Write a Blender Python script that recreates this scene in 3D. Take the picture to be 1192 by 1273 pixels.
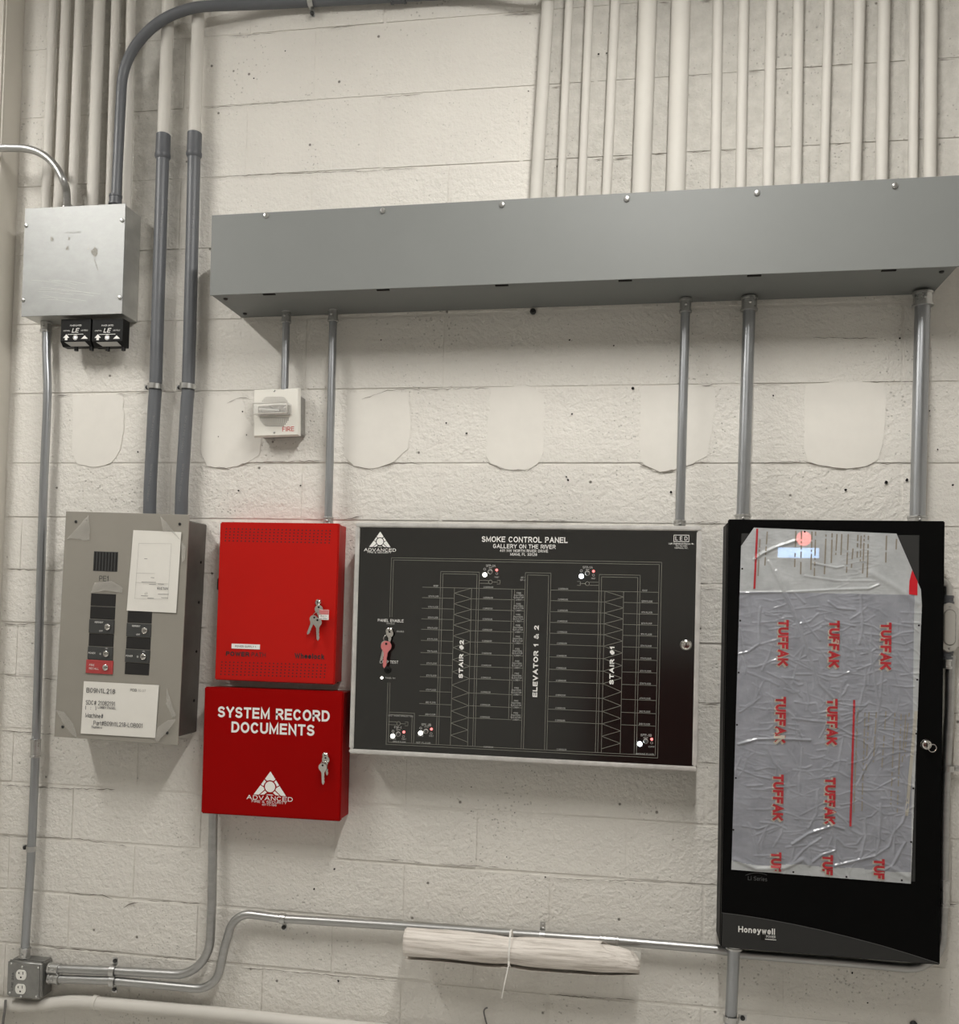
import bpy, bmesh, math, random
import numpy as np
from mathutils import Vector, Matrix, noise

random.seed(7)
for o in list(bpy.data.objects):
    bpy.data.objects.remove(o)
SC = bpy.context.scene
COL = SC.collection

# ------------------------------------------------------------------ camera
D = 2.6            # distance of the camera from the block wall (wall face is y = 0)
CAMZ = 1.6
FPX, CX, CY = 1180.747, 596.49, 725.5
YAW, PITCH, ROLL = 0.16647542, -0.02675596, 0.02599231


def _rot(y, p, r):
    cy, sy = math.cos(y), math.sin(y)
    cp, sp = math.cos(p), math.sin(p)
    cr, sr = math.cos(r), math.sin(r)
    W = np.array([[1, 0, 0], [0, -1, 0], [0, 0, 1.0]])
    Ry = np.array([[cy, 0, sy], [0, 1, 0], [-sy, 0, cy]])
    Rx = np.array([[1, 0, 0], [0, cp, -sp], [0, sp, cp]])
    Rz = np.array([[cr, -sr, 0], [sr, cr, 0], [0, 0, 1]])
    return Rz @ Rx @ Ry @ W


RM = _rot(YAW, PITCH, ROLL)
cam = bpy.data.cameras.new('camera')
cam_o = bpy.data.objects.new('camera', cam)
COL.objects.link(cam_o)


def _w(v):
    return Vector((v[0], v[2], v[1]))


rt, dn, fw = _w(RM[0]), _w(RM[1]), _w(RM[2])
M = Matrix.Identity(4)
for i in range(3):
    M[i][0] = rt[i]
    M[i][1] = -dn[i]
    M[i][2] = -fw[i]
M.translation = Vector((0, -D, CAMZ))
cam_o.matrix_world = M
cam.sensor_fit = 'HORIZONTAL'
cam.sensor_width = 36
cam.lens = FPX / 1192 * 36
cam.shift_x = (596 - CX) / 1192
cam.shift_y = (CY - 636.5) / 1192
cam.clip_start = 0.02
SC.camera = cam_o

# ------------------------------------------------------------------ light
wd = bpy.data.worlds.new('world')
SC.world = wd
wd.use_nodes = True
wd.node_tree.nodes['Background'].inputs[0].default_value = (0.8, 0.85, 0.9, 1)
wd.node_tree.nodes['Background'].inputs[1].default_value = 0.25
SC.view_settings.view_transform = 'Standard'
SC.view_settings.look = 'None'
SC.view_settings.gamma = 1
SC.view_settings.exposure = 0.44
SC.view_settings.use_curve_mapping = False
LAMP_W = 29.0
LAMP_COL = (1.0, 0.975, 0.93)
LIGHTS = [(0.08, 3.47), (-2.36, 3.50)]      # x, z of the two strip fixtures

# ------------------------------------------------------------------ helpers
KI = np.linalg.inv(np.array([[FPX, 0, CX], [0, FPX, CY], [0, 0, 1.0]]))


def P(px, py, d=0.0):
    """photograph pixel -> point on the plane d metres in front of the wall"""
    v = RM.T @ KI @ np.array([px, py, 1.0])
    k = (D - d) / v[2]
    return Vector((v[0] * k, -d, CAMZ + v[1] * k))


def finish(bm, mat, name, smooth=False):
    me = bpy.data.meshes.new(name)
    if smooth:
        for f in bm.faces:
            f.smooth = True
    bm.to_mesh(me)
    bm.free()
    if mat is not None:
        if isinstance(mat, (list, tuple)):
            for m in mat:
                me.materials.append(m)
        else:
            me.materials.append(mat)
    return me


def obj(name, bm, mat, parent=None, smooth=False, auto=True):
    me = finish(bm, mat, name, smooth)
    if smooth and auto:
        me.set_sharp_from_angle(angle=math.radians(38))
    o = bpy.data.objects.new(name, me)
    COL.objects.link(o)
    if parent:
        o.parent = parent
    return o


def thing(name, label, cat, loc=(0, 0, 0), roty=0.0, group=None):
    o = bpy.data.objects.new(name, None)
    o.empty_display_size = 0.05
    COL.objects.link(o)
    o.location = loc
    o.rotation_euler = (0, roty, 0)
    return tag(o, label, cat, group)


def tag(o, label, cat, group=None):
    o['label'] = label
    o['category'] = cat
    if group:
        o['group'] = group
    return o


def structure(name, bm, mat):
    o = obj(name, bm, mat)
    o['kind'] = 'structure'
    return o


def box(bm, x0, x1, y0, y1, z0, z1, bev=0.0, seg=1):
    vs = [bm.verts.new((x, y, z)) for x in (x0, x1) for y in (y0, y1) for z in (z0, z1)]
    idx = [(0, 1, 3, 2), (4, 6, 7, 5), (0, 4, 5, 1), (2, 3, 7, 6), (0, 2, 6, 4), (1, 5, 7, 3)]
    fs = [bm.faces.new([vs[i] for i in q]) for q in idx]
    bmesh.ops.recalc_face_normals(bm, faces=fs)
    if bev > 0:
        es = list({e for f in fs for e in f.edges})
        bmesh.ops.bevel(bm, geom=es, offset=bev, segments=seg, affect='EDGES', clamp_overlap=True)
    return bm


def B(*a, **k):
    return box(bmesh.new(), *a, **k)


def prism(bm, pts, y0, y1):
    """polygon in the x-z plane swept from y0 (front) to y1"""
    f = [bm.verts.new((p[0], y0, p[1])) for p in pts]
    b = [bm.verts.new((p[0], y1, p[1])) for p in pts]
    n = len(pts)
    fs = [bm.faces.new(f), bm.faces.new(b[::-1])]
    for i in range(n):
        fs.append(bm.faces.new((f[i], b[i], b[(i + 1) % n], f[(i + 1) % n])))
    bmesh.ops.recalc_face_normals(bm, faces=fs)
    return bm


def flat(bm, pts, y):
    """flat print, one polygon facing the room"""
    f = bm.faces.new([bm.verts.new((p[0], y, p[1])) for p in pts])
    f.normal_update()
    if f.normal.y > 0:
        f.normal_flip()


def fline(bm, a, b, w, y):
    a, b = Vector(a), Vector(b)
    d = (b - a)
    if d.length < 1e-9:
        return
    d.normalize()
    n = Vector((-d.y, d.x)) * w / 2
    e = d * w / 2
    flat(bm, [a - e - n, b + e - n, b + e + n, a - e + n], y)


def fcirc(bm, c, r, y, n=14, a0=0.0):
    flat(bm, [(c[0] + r * math.cos(a0 + 2 * math.pi * i / n), c[1] + r * math.sin(a0 + 2 * math.pi * i / n)) for i in range(n)], y)


def fring(bm, c, r0, r1, y, n=16):
    for i in range(n):
        a, b = 2 * math.pi * i / n, 2 * math.pi * (i + 1) / n
        flat(bm, [(c[0] + r * math.cos(t), c[1] + r * math.sin(t)) for r, t in ((r0, a), (r0, b), (r1, b), (r1, a))], y)


def tube(bm, pts, r, n=14, caps=True, radii=None):
    pts = [Vector(p) for p in pts]
    rings = []
    t0 = (pts[1] - pts[0]).normalized()
    up = Vector((0, 1, 0)) if abs(t0.y) < 0.9 else Vector((1, 0, 0))
    u = t0.cross(up).normalized()
    for i, p in enumerate(pts):
        if i == 0:
            t = (pts[1] - p)
        elif i == len(pts) - 1:
            t = (p - pts[-2])
        else:
            t = (pts[i + 1] - p).normalized() + (p - pts[i - 1]).normalized()
        t.normalize()
        u = (u - t * u.dot(t)).normalized()
        v = t.cross(u)
        rr = radii[i] if radii else r
        rings.append([bm.verts.new(p + (u * math.cos(2 * math.pi * k / n) + v * math.sin(2 * math.pi * k / n)) * rr) for k in range(n)])
    fs = []
    for a, b in zip(rings, rings[1:]):
        for k in range(n):
            fs.append(bm.faces.new((a[k], a[(k + 1) % n], b[(k + 1) % n], b[k])))
    if caps:
        fs.append(bm.faces.new(rings[0][::-1]))
        fs.append(bm.faces.new(rings[-1]))
    bmesh.ops.recalc_face_normals(bm, faces=fs)
    return bm


def lathe(bm, c, axis, prof, n=16):
    """profile [(distance along axis, radius)] turned about the axis through c"""
    c, a = Vector(c), Vector(axis).normalized()
    pts = [c + a * t for t, _ in prof]
    u = a.orthogonal().normalized()
    v = a.cross(u)
    rings = [[bm.verts.new(p + (u * math.cos(2 * math.pi * k / n) + v * math.sin(2 * math.pi * k / n)) * max(r, 1e-5)) for k in range(n)] for p, (_, r) in zip(pts, prof)]
    fs = []
    for x, y in zip(rings, rings[1:]):
        for k in range(n):
            fs.append(bm.faces.new((x[k], x[(k + 1) % n], y[(k + 1) % n], y[k])))
    fs.append(bm.faces.new(rings[0][::-1]))
    fs.append(bm.faces.new(rings[-1]))
    bmesh.ops.recalc_face_normals(bm, faces=fs)
    return bm


def catmull(pts, per=8):
    pts = [Vector(p) for p in pts]
    q = [pts[0] * 2 - pts[1]] + pts + [pts[-1] * 2 - pts[-2]]
    out = []
    for i in range(1, len(q) - 2):
        a, b, c, d = q[i - 1:i + 3]
        for k in range(per):
            t = k / per
            out.append(0.5 * ((2 * b) + (c - a) * t + (2 * a - 5 * b + 4 * c - d) * t * t + (3 * b - a - 3 * c + d) * t ** 3))
    out.append(pts[-1])
    return out


def fillet(pts, rad, per=8):
    """polyline with rounded corners; rad is a number or one per inner corner"""
    pts = [Vector(p) for p in pts]
    out = [pts[0]]
    for i in range(1, len(pts) - 1):
        r = rad[i - 1] if isinstance(rad, (list, tuple)) else rad
        a, b, c = pts[i - 1], pts[i], pts[i + 1]
        d1, d2 = (a - b).normalized(), (c - b).normalized()
        ang = d1.angle(d2)
        if r <= 0 or ang > 3.12:
            out.append(b)
            continue
        t = min(r / math.tan(ang / 2), (a - b).length * 0.49, (c - b).length * 0.49)
        p0, p2 = b + d1 * t, b + d2 * t
        rr = t * math.tan(ang / 2)
        cen = b + (d1 + d2).normalized() * (rr / math.sin(ang / 2))
        v0, v2 = p0 - cen, p2 - cen
        for k in range(per + 1):
            s = k / per
            th = v0.angle(v2)
            if th < 1e-4:
                out.append(b)
                break
            out.append(cen + (v0 * math.sin((1 - s) * th) + v2 * math.sin(s * th)) / math.sin(th))
    out.append(pts[-1])
    return out


# ------------------------------------------------------------------ lettering
_tc = {}
_CAP = [0.0]


def _glyph(s, bold):
    key = (s, bold)
    if key not in _tc:
        cu = bpy.data.curves.new('t', 'FONT')
        cu.body = s
        cu.offset = bold
        cu.resolution_u = 2
        cu.fill_mode = 'FRONT'
        o = bpy.data.objects.new('t', cu)
        COL.objects.link(o)
        bpy.context.view_layer.update()
        ev = o.evaluated_get(bpy.context.evaluated_depsgraph_get())
        me = ev.to_mesh()
        vs = np.array([(v.co.x, v.co.y) for v in me.vertices]) if len(me.vertices) else np.zeros((0, 2))
        fs = [tuple(p.vertices) for p in me.polygons]
        ev.to_mesh_clear()
        bpy.data.objects.remove(o)
        bpy.data.curves.remove(cu)
        _tc[key] = (vs, fs)
    return _tc[key]


def text(bm, s, c, h, y, w=None, ang=0.0, bold=0.0, align='C', fn=None, shear=0.0):
    """lettering of cap height h (metres) centred (or left-aligned) at c in the x-z plane"""
    if all(ch in GLYPH for ch in s):
        return sans(bm, s, c, h, y, w, ang, 0.11 + bold * 2.4, align, fn, shear)
    if not _CAP[0]:
        hv, _ = _glyph('H', 0.0)
        _CAP[0] = float(hv[:, 1].max() - hv[:, 1].min())
    vs, fs = _glyph(s, bold)
    if not len(vs):
        return
    k = h / _CAP[0]
    x0, x1 = vs[:, 0].min(), vs[:, 0].max()
    kx = k if w is None else w / (x1 - x0)
    ox = (x0 + x1) / 2 if align == 'C' else x0
    ca, sa = math.cos(ang), math.sin(ang)
    out = []
    for a, b in vs:
        tx, ty = (a - ox) * kx, (b - _CAP[0] / 2) * k
        tx += shear * ty
        u, v = c[0] + tx * ca - ty * sa, c[1] + tx * sa + ty * ca
        out.append(bm.verts.new((u, y if fn is None else y - fn(u, v), v)))
    for f in fs:
        try:
            q = bm.faces.new([out[i] for i in f])
            q.normal_update()
            if q.normal.y > 0:
                q.normal_flip()
        except ValueError:
            pass


_ARC = lambda cx, cy, rx, ry, a0, a1, n=8: [(cx + rx * math.cos(math.radians(a0 + (a1 - a0) * i / n)), cy + ry * math.sin(math.radians(a0 + (a1 - a0) * i / n))) for i in range(n + 1)]
GLYPH = {                      # width, strokes in a unit box (plain upright sans)
    'A': (.76, [[(0, 0), (.5, 1), (1, 0)], [(.2, .33), (.8, .33)]]),
    'B': (.64, [[(0, 0), (0, 1), (.55, 1)] + _ARC(.55, .765, .36, .235, 90, -90) + [(0, .53)], [(.55, .53)] + _ARC(.6, .265, .4, .265, 90, -90) + [(0, 0)]]),
    'C': (.70, [_ARC(.5, .5, .5, .5, 45, 315, 18)]),
    'D': (.68, [[(0, 0), (0, 1), (.45, 1)] + _ARC(.45, .5, .55, .5, 90, -90, 12) + [(0, 0)]]),
    'E': (.60, [[(1, 1), (0, 1), (0, 0), (1, 0)], [(0, .52), (.9, .52)]]),
    'F': (.56, [[(1, 1), (0, 1), (0, 0)], [(0, .52), (.86, .52)]]),
    'G': (.74, [_ARC(.5, .5, .5, .5, 48, 322, 18) + [(.95, .45), (.55, .45)]]),
    'H': (.66, [[(0, 0), (0, 1)], [(1, 0), (1, 1)], [(0, .52), (1, .52)]]),
    'I': (.02, [[(.5, 0), (.5, 1)]]),
    'J': (.50, [[(1, 1), (1, .3)] + _ARC(.5, .3, .5, .3, 0, -180)]),
    'K': (.68, [[(0, 0), (0, 1)], [(1, 1), (0, .36)], [(.32, .58), (1, 0)]]),
    'L': (.54, [[(0, 1), (0, 0), (1, 0)]]),
    'M': (.80, [[(0, 0), (0, 1), (.5, .12), (1, 1), (1, 0)]]),
    'N': (.66, [[(0, 0), (0, 1), (1, 0), (1, 1)]]),
    'O': (.76, [_ARC(.5, .5, .5, .5, 0, 360, 24)]),
    'P': (.60, [[(0, 0), (0, 1), (.58, 1)] + _ARC(.58, .73, .42, .27, 90, -90) + [(0, .46)]]),
    'R': (.66, [[(0, 0), (0, 1), (.55, 1)] + _ARC(.55, .74, .4, .26, 90, -90) + [(0, .48)], [(.5, .48), (1, 0)]]),
    'S': (.62, [_ARC(.5, .755, .46, .245, 30, 270, 12) + _ARC(.5, .255, .5, .255, 90, -150, 12)]),
    'T': (.64, [[(0, 1), (1, 1)], [(.5, 1), (.5, 0)]]),
    'U': (.66, [[(0, 1), (0, .34)] + _ARC(.5, .34, .5, .34, 180, 360, 12) + [(1, 1)]]),
    'V': (.70, [[(0, 1), (.5, 0), (1, 1)]]),
    'W': (1.0, [[(0, 1), (.25, 0), (.5, .95), (.75, 0), (1, 1)]]),
    'X': (.68, [[(0, 0), (1, 1)], [(0, 1), (1, 0)]]),
    'Y': (.68, [[(0, 1), (.5, .45), (1, 1)], [(.5, .45), (.5, 0)]]),
    '0': (.54, [_ARC(.5, .5, .5, .5, 0, 360, 20)]),
    '1': (.34, [[(0, .76), (.62, 1), (.62, 0)]]),
    '2': (.54, [_ARC(.5, .73, .48, .27, 165, -35, 10) + [(0, 0), (1, 0)]]),
    '3': (.54, [_ARC(.48, .75, .45, .25, 155, -90, 10), _ARC(.48, .25, .52, .25, 90, -160, 10)]),
    '4': (.58, [[(.72, 0), (.72, 1), (0, .27), (1, .27)]]),
    '5': (.54, [[(.9, 1), (.15, 1), (.05, .5)] + _ARC(.48, .31, .52, .31, 130, -150, 12)]),
    '6': (.54, [_ARC(.52, .5, .5, .5, 55, 180, 8) + _ARC(.5, .3, .48, .3, 180, 540, 18)]),
    '7': (.54, [[(0, 1), (1, 1), (.4, 0)]]),
    '8': (.54, [_ARC(.5, .76, .43, .24, 0, 360, 16), _ARC(.5, .26, .5, .26, 0, 360, 16)]),
    '9': (.54, [_ARC(.48, .5, .5, .5, 235, 360, 8) + _ARC(.5, .7, .48, .3, 0, 360, 18)]),
    '#': (.62, [[(.22, 0), (.42, 1)], [(.6, 0), (.8, 1)], [(.02, .32), (.92, .32)], [(.08, .68), (1, .68)]]),
    '&': (.70, [[(1, 0), (.25, .72)] + _ARC(.42, .8, .2, .2, 205, -30, 8) + [(.12, .4)] + _ARC(.36, .24, .34, .24, 130, 300, 8) + [(.95, .42)]]),
    '-': (.30, [[(0, .4), (1, .4)]]), ',': (.04, [[(.6, .04), (.2, -.16)]]), '.': (.02, [[(.5, 0), (.5, .03)]]),
    '(': (.2, [_ARC(1.0, .45, .9, .65, 130, 230, 6)]), ')': (.2, [_ARC(0, .45, .9, .65, 50, -50, 6)]), ':': (.03, [[(.5, .08), (.5, .14)], [(.5, .6), (.5, .66)]]),
    ' ': (.20, []),
    'a': (.46, [_ARC(.5, .35, .5, .35, 0, 360, 14), [(1, .70), (1, 0)]]), 'c': (.44, [_ARC(.5, .35, .5, .35, 50, 310, 12)]),
    'd': (.46, [_ARC(.5, .35, .5, .35, 0, 360, 14), [(1, 1), (1, 0)]]), 'e': (.46, [[(.02, .36), (1, .36)] + _ARC(.5, .36, .5, .36, 5, 315, 14)]),
    'g': (.46, [_ARC(.5, .35, .5, .35, 0, 360, 14), [(1, .70), (1, -.1)] + _ARC(.5, -.1, .5, .18, 0, -150)]),
    'h': (.44, [[(0, 0), (0, 1)], [(0, .42)] + _ARC(.5, .42, .5, .29, 180, 0) + [(1, 0)]]), 'i': (.02, [[(.5, 0), (.5, .70)], [(.5, .93), (.5, 1)]]),
    'k': (.44, [[(0, 0), (0, 1)], [(.9, .70), (0, .26)], [(.32, .42), (1, 0)]]), 'l': (.02, [[(.5, 0), (.5, 1)]]),
    'm': (.76, [[(0, 0), (0, .70)], [(0, .45)] + _ARC(.25, .45, .25, .26, 180, 0) + [(.5, 0)], [(.5, .45)] + _ARC(.75, .45, .25, .26, 180, 0) + [(1, 0)]]),
    'n': (.44, [[(0, 0), (0, .70)], [(0, .42)] + _ARC(.5, .42, .5, .29, 180, 0) + [(1, 0)]]), 'o': (.48, [_ARC(.5, .35, .5, .35, 0, 360, 16)]),
    'p': (.46, [_ARC(.5, .35, .5, .35, 0, 360, 14), [(0, .70), (0, -.26)]]), 'r': (.26, [[(0, 0), (0, .70)], [(0, .4)] + _ARC(1, .4, 1, .3, 180, 95)]),
    's': (.40, [_ARC(.5, .53, .46, .17, 30, 270, 8) + _ARC(.5, .18, .5, .18, 90, -150, 8)]), 't': (.26, [[(.45, .95), (.45, .15), (.95, .02)], [(0, .70), (1, .70)]]),
    'u': (.44, [[(0, .70), (0, .28)] + _ARC(.5, .28, .5, .28, 180, 360) + [(1, .70)], [(1, .3), (1, 0)]]), 'w': (.66, [[(0, .70), (.25, 0), (.5, .66), (.75, 0), (1, .70)]]),
    'y': (.46, [[(0, .70), (.5, 0)], [(1, .70), (.35, -.26), (.05, -.26)]]),
}


def sans(bm, s, c, h, y, w=None, ang=0.0, sw=0.16, align='C', fn=None, shear=0.0, gap=None):
    """plain sans capitals built from strokes; h cap height, sw stroke weight (share of h)"""
    gap = (0.13 + sw * 1.15) if gap is None else gap
    x, lay = 0.0, []
    for ch in s:
        gw, st = GLYPH[ch]
        lay.append((x, gw, st))
        x += gw + gap
    tot = x - gap + sw
    k = h
    kx = h if w is None else w / tot
    ca, sa = math.cos(ang), math.sin(ang)
    ox = tot / 2 if align == 'C' else 0.0

    def put(a, b):
        tx, ty = (a - ox) * kx, (b - 0.5) * k
        tx += shear * ty
        u, v = c[0] + tx * ca - ty * sa, c[1] + tx * sa + ty * ca
        return (u, y if fn is None else y - fn(u, v), v)

    swx = sw * k / kx                      # keep the stroke weight even when the line is stretched
    swx = (swx + sw) / 2
    lift = 0.0
    for gx, gw, st in lay:
        for pl in st:
            lift = (lift + 0.00006) % 0.00036
            q = [Vector((gx + sw / 2 + a * gw, sw / 2 + b * (1 - sw))) for a, b in pl]
            n = len(q)
            if n < 2:
                continue
            closed = (q[0] - q[-1]).length < 1e-4
            Lf, Rt = [], []
            for i in range(n):
                d0 = (q[i] - q[i - 1]) if i else ((q[0] - q[-2]) if closed else (q[1] - q[0]))
                d1 = (q[i + 1] - q[i]) if i < n - 1 else ((q[1] - q[0]) if closed else (q[i] - q[i - 1]))
                if d0.length < 1e-6:
                    d0 = d1
                if d1.length < 1e-6:
                    d1 = d0
                d0, d1 = d0.normalized(), d1.normalized()
                m = Vector((-(d0.y + d1.y), d0.x + d1.x))
                if m.length < 1e-3:
                    m = Vector((-d0.y, d0.x))
                m.normalize()
                cosv = max(0.42, m.dot(Vector((-d1.y, d1.x))))
                o = m * (sw / 2 / cosv)
                o.x *= swx / sw
                p = q[i].copy()
                if not closed and i == 0:
                    p -= d1 * sw / 2
                if not closed and i == n - 1:
                    p += d0 * sw / 2
                Lf.append(put(p.x + o.x, p.y + o.y))
                Rt.append(put(p.x - o.x, p.y - o.y))
            a = [bm.verts.new((v[0], v[1] - lift, v[2])) for v in Lf]
            b = [bm.verts.new((v[0], v[1] - lift, v[2])) for v in Rt]
            for i in range(n - 1):
                f = bm.faces.new((b[i], b[i + 1], a[i + 1], a[i]))
                f.normal_update()
                if f.normal.y > 0:
                    f.normal_flip()


def printed(name, m, parent, fn_, *a, **k):
    """one piece of print as a part of its own"""
    bm = bmesh.new()
    fn_(bm, *a, **k)
    return obj(name, bm, m, parent)


# ------------------------------------------------------------------ materials
def mat(name, col, rough=0.5, metal=0.0, spec=0.5, var=0.0, vscale=8.0, bump=0.0, bscale=150.0, coat=0.0, emit=None, es=0.0):
    m = bpy.data.materials.new(name)
    m.use_nodes = True
    nt = m.node_tree
    b = nt.nodes['Principled BSDF']
    b.inputs['Base Color'].default_value = (*col, 1)
    b.inputs['Roughness'].default_value = rough
    b.inputs['Metallic'].default_value = metal
    b.inputs['Specular IOR Level'].default_value = spec
    b.inputs['Coat Weight'].default_value = coat
    if emit:
        b.inputs['Emission Color'].default_value = (*emit, 1)
        b.inputs['Emission Strength'].default_value = es
    if var or bump:
        g = nt.nodes.new('ShaderNodeNewGeometry')
    if var:
        n = nt.nodes.new('ShaderNodeTexNoise')
        n.inputs['Scale'].default_value = vscale
        n.inputs['Detail'].default_value = 6
        n.inputs['Roughness'].default_value = 0.65
        nt.links.new(g.outputs['Position'], n.inputs['Vector'])
        r = nt.nodes.new('ShaderNodeValToRGB')
        r.color_ramp.elements[0].position = 0.3
        r.color_ramp.elements[1].position = 0.7
        r.color_ramp.elements[0].color = (*[c * (1 - var) for c in col], 1)
        r.color_ramp.elements[1].color = (*[min(1, c * (1 + var)) for c in col], 1)
        nt.links.new(n.outputs['Fac'], r.inputs['Fac'])
        nt.links.new(r.outputs['Color'], b.inputs['Base Color'])
    if bump:
        n2 = nt.nodes.new('ShaderNodeTexNoise')
        n2.inputs['Scale'].default_value = bscale
        n2.inputs['Detail'].default_value = 4
        nt.links.new(g.outputs['Position'], n2.inputs['Vector'])
        bp = nt.nodes.new('ShaderNodeBump')
        bp.inputs['Strength'].default_value = bump
        bp.inputs['Distance'].default_value = 0.002
        nt.links.new(n2.outputs['Fac'], bp.inputs['Height'])
        nt.links.new(bp.outputs['Normal'], b.inputs['Normal'])
    return m


def nodes_of(m):
    return m.node_tree, m.node_tree.nodes['Principled BSDF']


PAINT = (0.71, 0.685, 0.635)


def block_material(name, rough_amt):
    """painted concrete block: paint over a coarse, pitted face; thinner grey coverage where pipes got in the way"""
    m = bpy.data.materials.new(name)
    m.use_nodes = True
    nt, b = nodes_of(m)
    N, L = nt.nodes.new, nt.links.new
    geo = N('ShaderNodeNewGeometry')
    pos = geo.outputs['Position']

    def nz(scale, det=5, ro=0.6):
        n = N('ShaderNodeTexNoise')
        n.inputs['Scale'].default_value = scale
        n.inputs['Detail'].default_value = det
        n.inputs['Roughness'].default_value = ro
        L(pos, n.inputs['Vector'])
        return n.outputs['Fac']

    def math_(op, a, c=None, v=None):
        n = N('ShaderNodeMath')
        n.operation = op
        for i, q in enumerate((a, c)):
            if q is None:
                continue
            if isinstance(q, (int, float)):
                n.inputs[i].default_value = q
            else:
                L(q, n.inputs[i])
        return n.outputs[0]

    def ramp(f, a, c, lo=0.0, hi=1.0):
        n = N('ShaderNodeMapRange')
        n.inputs['From Min'].default_value = a
        n.inputs['From Max'].default_value = c
        n.inputs['To Min'].default_value = lo
        n.inputs['To Max'].default_value = hi
        L(f, n.inputs['Value'])
        return n.outputs['Result']

    # pits
    vor = N('ShaderNodeTexVoronoi')
    vor.inputs['Scale'].default_value = 75
    L(pos, vor.inputs['Vector'])
    dens = ramp(nz(4.0, 3), 0.42, 0.68)
    pit_r = math_('MULTIPLY', dens, 0.20 * rough_amt)
    pit = ramp(math_('SUBTRACT', vor.outputs['Distance'], pit_r), 0.0, 0.05)       # 0 inside a pit
    vor2 = N('ShaderNodeTexVoronoi')
    vor2.inputs['Scale'].default_value = 15
    L(pos, vor2.inputs['Vector'])
    pit2 = ramp(vor2.outputs['Distance'], 0.035, 0.075)
    rare = ramp(vor2.outputs['Color'], 0.62, 0.66)
    pit2 = math_('MAXIMUM', pit2, rare)
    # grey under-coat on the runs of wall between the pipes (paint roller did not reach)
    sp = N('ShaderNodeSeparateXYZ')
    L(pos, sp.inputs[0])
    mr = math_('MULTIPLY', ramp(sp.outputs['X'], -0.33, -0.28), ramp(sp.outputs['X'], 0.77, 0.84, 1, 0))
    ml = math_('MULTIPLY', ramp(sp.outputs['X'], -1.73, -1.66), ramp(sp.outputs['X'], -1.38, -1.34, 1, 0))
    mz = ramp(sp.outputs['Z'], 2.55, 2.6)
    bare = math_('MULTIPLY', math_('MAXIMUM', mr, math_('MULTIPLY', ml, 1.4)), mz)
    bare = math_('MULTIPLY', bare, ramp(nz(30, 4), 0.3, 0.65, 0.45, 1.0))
    c1 = N('ShaderNodeMix')
    c1.data_type = 'RGBA'
    c1.inputs['A'].default_value = (*[c * 0.955 for c in PAINT], 1)
    c1.inputs['B'].default_value = (*[min(1, c * 1.045) for c in PAINT], 1)
    L(ramp(nz(2.2, 5), 0.3, 0.7), c1.inputs['Factor'])
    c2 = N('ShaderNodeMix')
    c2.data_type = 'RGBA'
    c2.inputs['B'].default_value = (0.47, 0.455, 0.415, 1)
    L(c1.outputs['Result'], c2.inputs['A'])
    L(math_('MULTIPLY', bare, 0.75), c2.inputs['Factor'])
    c3 = N('ShaderNodeMix')
    c3.data_type = 'RGBA'
    c3.inputs['A'].default_value = (0.15, 0.135, 0.115, 1)
    L(c2.outputs['Result'], c3.inputs['B'])
    pits = math_('MINIMUM', ramp(pit, 0, 1, 0.68 if rough_amt > 0.5 else 0.88, 1), ramp(pit2, 0, 1, 0.10, 1))
    L(pits, c3.inputs['Factor'])
    L(c3.outputs['Result'], b.inputs['Base Color'])
    b.inputs['Roughness'].default_value = 0.62
    b.inputs['Specular IOR Level'].default_value = 0.35
    h = math_('ADD', math_('MULTIPLY', nz(78, 5), 1.25 * rough_amt), math_('MULTIPLY', nz(34, 3), 1.3))
    h = math_('ADD', h, math_('MULTIPLY', pit, 0.45 * rough_amt))
    h = math_('ADD', h, math_('MULTIPLY', pit2, 0.6))
    bp = N('ShaderNodeBump')
    bp.inputs['Strength'].default_value = 0.85
    bp.inputs['Distance'].default_value = 0.0042
    L(h, bp.inputs['Height'])
    L(bp.outputs['Normal'], b.inputs['Normal'])
    return m


def steel_material(name, col, rough, streak=(1, 1, 1), metal=1.0):
    m = bpy.data.materials.new(name)
    m.use_nodes = True
    nt, b = nodes_of(m)
    N, L = nt.nodes.new, nt.links.new
    geo = N('ShaderNodeNewGeometry')
    mp = N('ShaderNodeMapping')
    mp.inputs['Scale'].default_value = streak
    L(geo.outputs['Position'], mp.inputs['Vector'])
    n = N('ShaderNodeTexNoise')
    n.inputs['Scale'].default_value = 9
    n.inputs['Detail'].default_value = 7
    n.inputs['Roughness'].default_value = 0.7
    L(mp.outputs[0], n.inputs['Vector'])
    r = N('ShaderNodeValToRGB')
    r.color_ramp.elements[0].position = 0.32
    r.color_ramp.elements[1].position = 0.68
    r.color_ramp.elements[0].color = (*[c * 0.86 for c in col], 1)
    r.color_ramp.elements[1].color = (*[min(1, c * 1.1) for c in col], 1)
    L(n.outputs['Fac'], r.inputs['Fac'])
    L(r.outputs['Color'], b.inputs['Base Color'])
    mr = N('ShaderNodeMapRange')
    mr.inputs['To Min'].default_value = rough * 0.8
    mr.inputs['To Max'].default_value = rough * 1.25
    L(n.outputs['Fac'], mr.inputs['Value'])
    L(mr.outputs[0], b.inputs['Roughness'])
    b.inputs['Metallic'].default_value = metal
    return m


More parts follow.
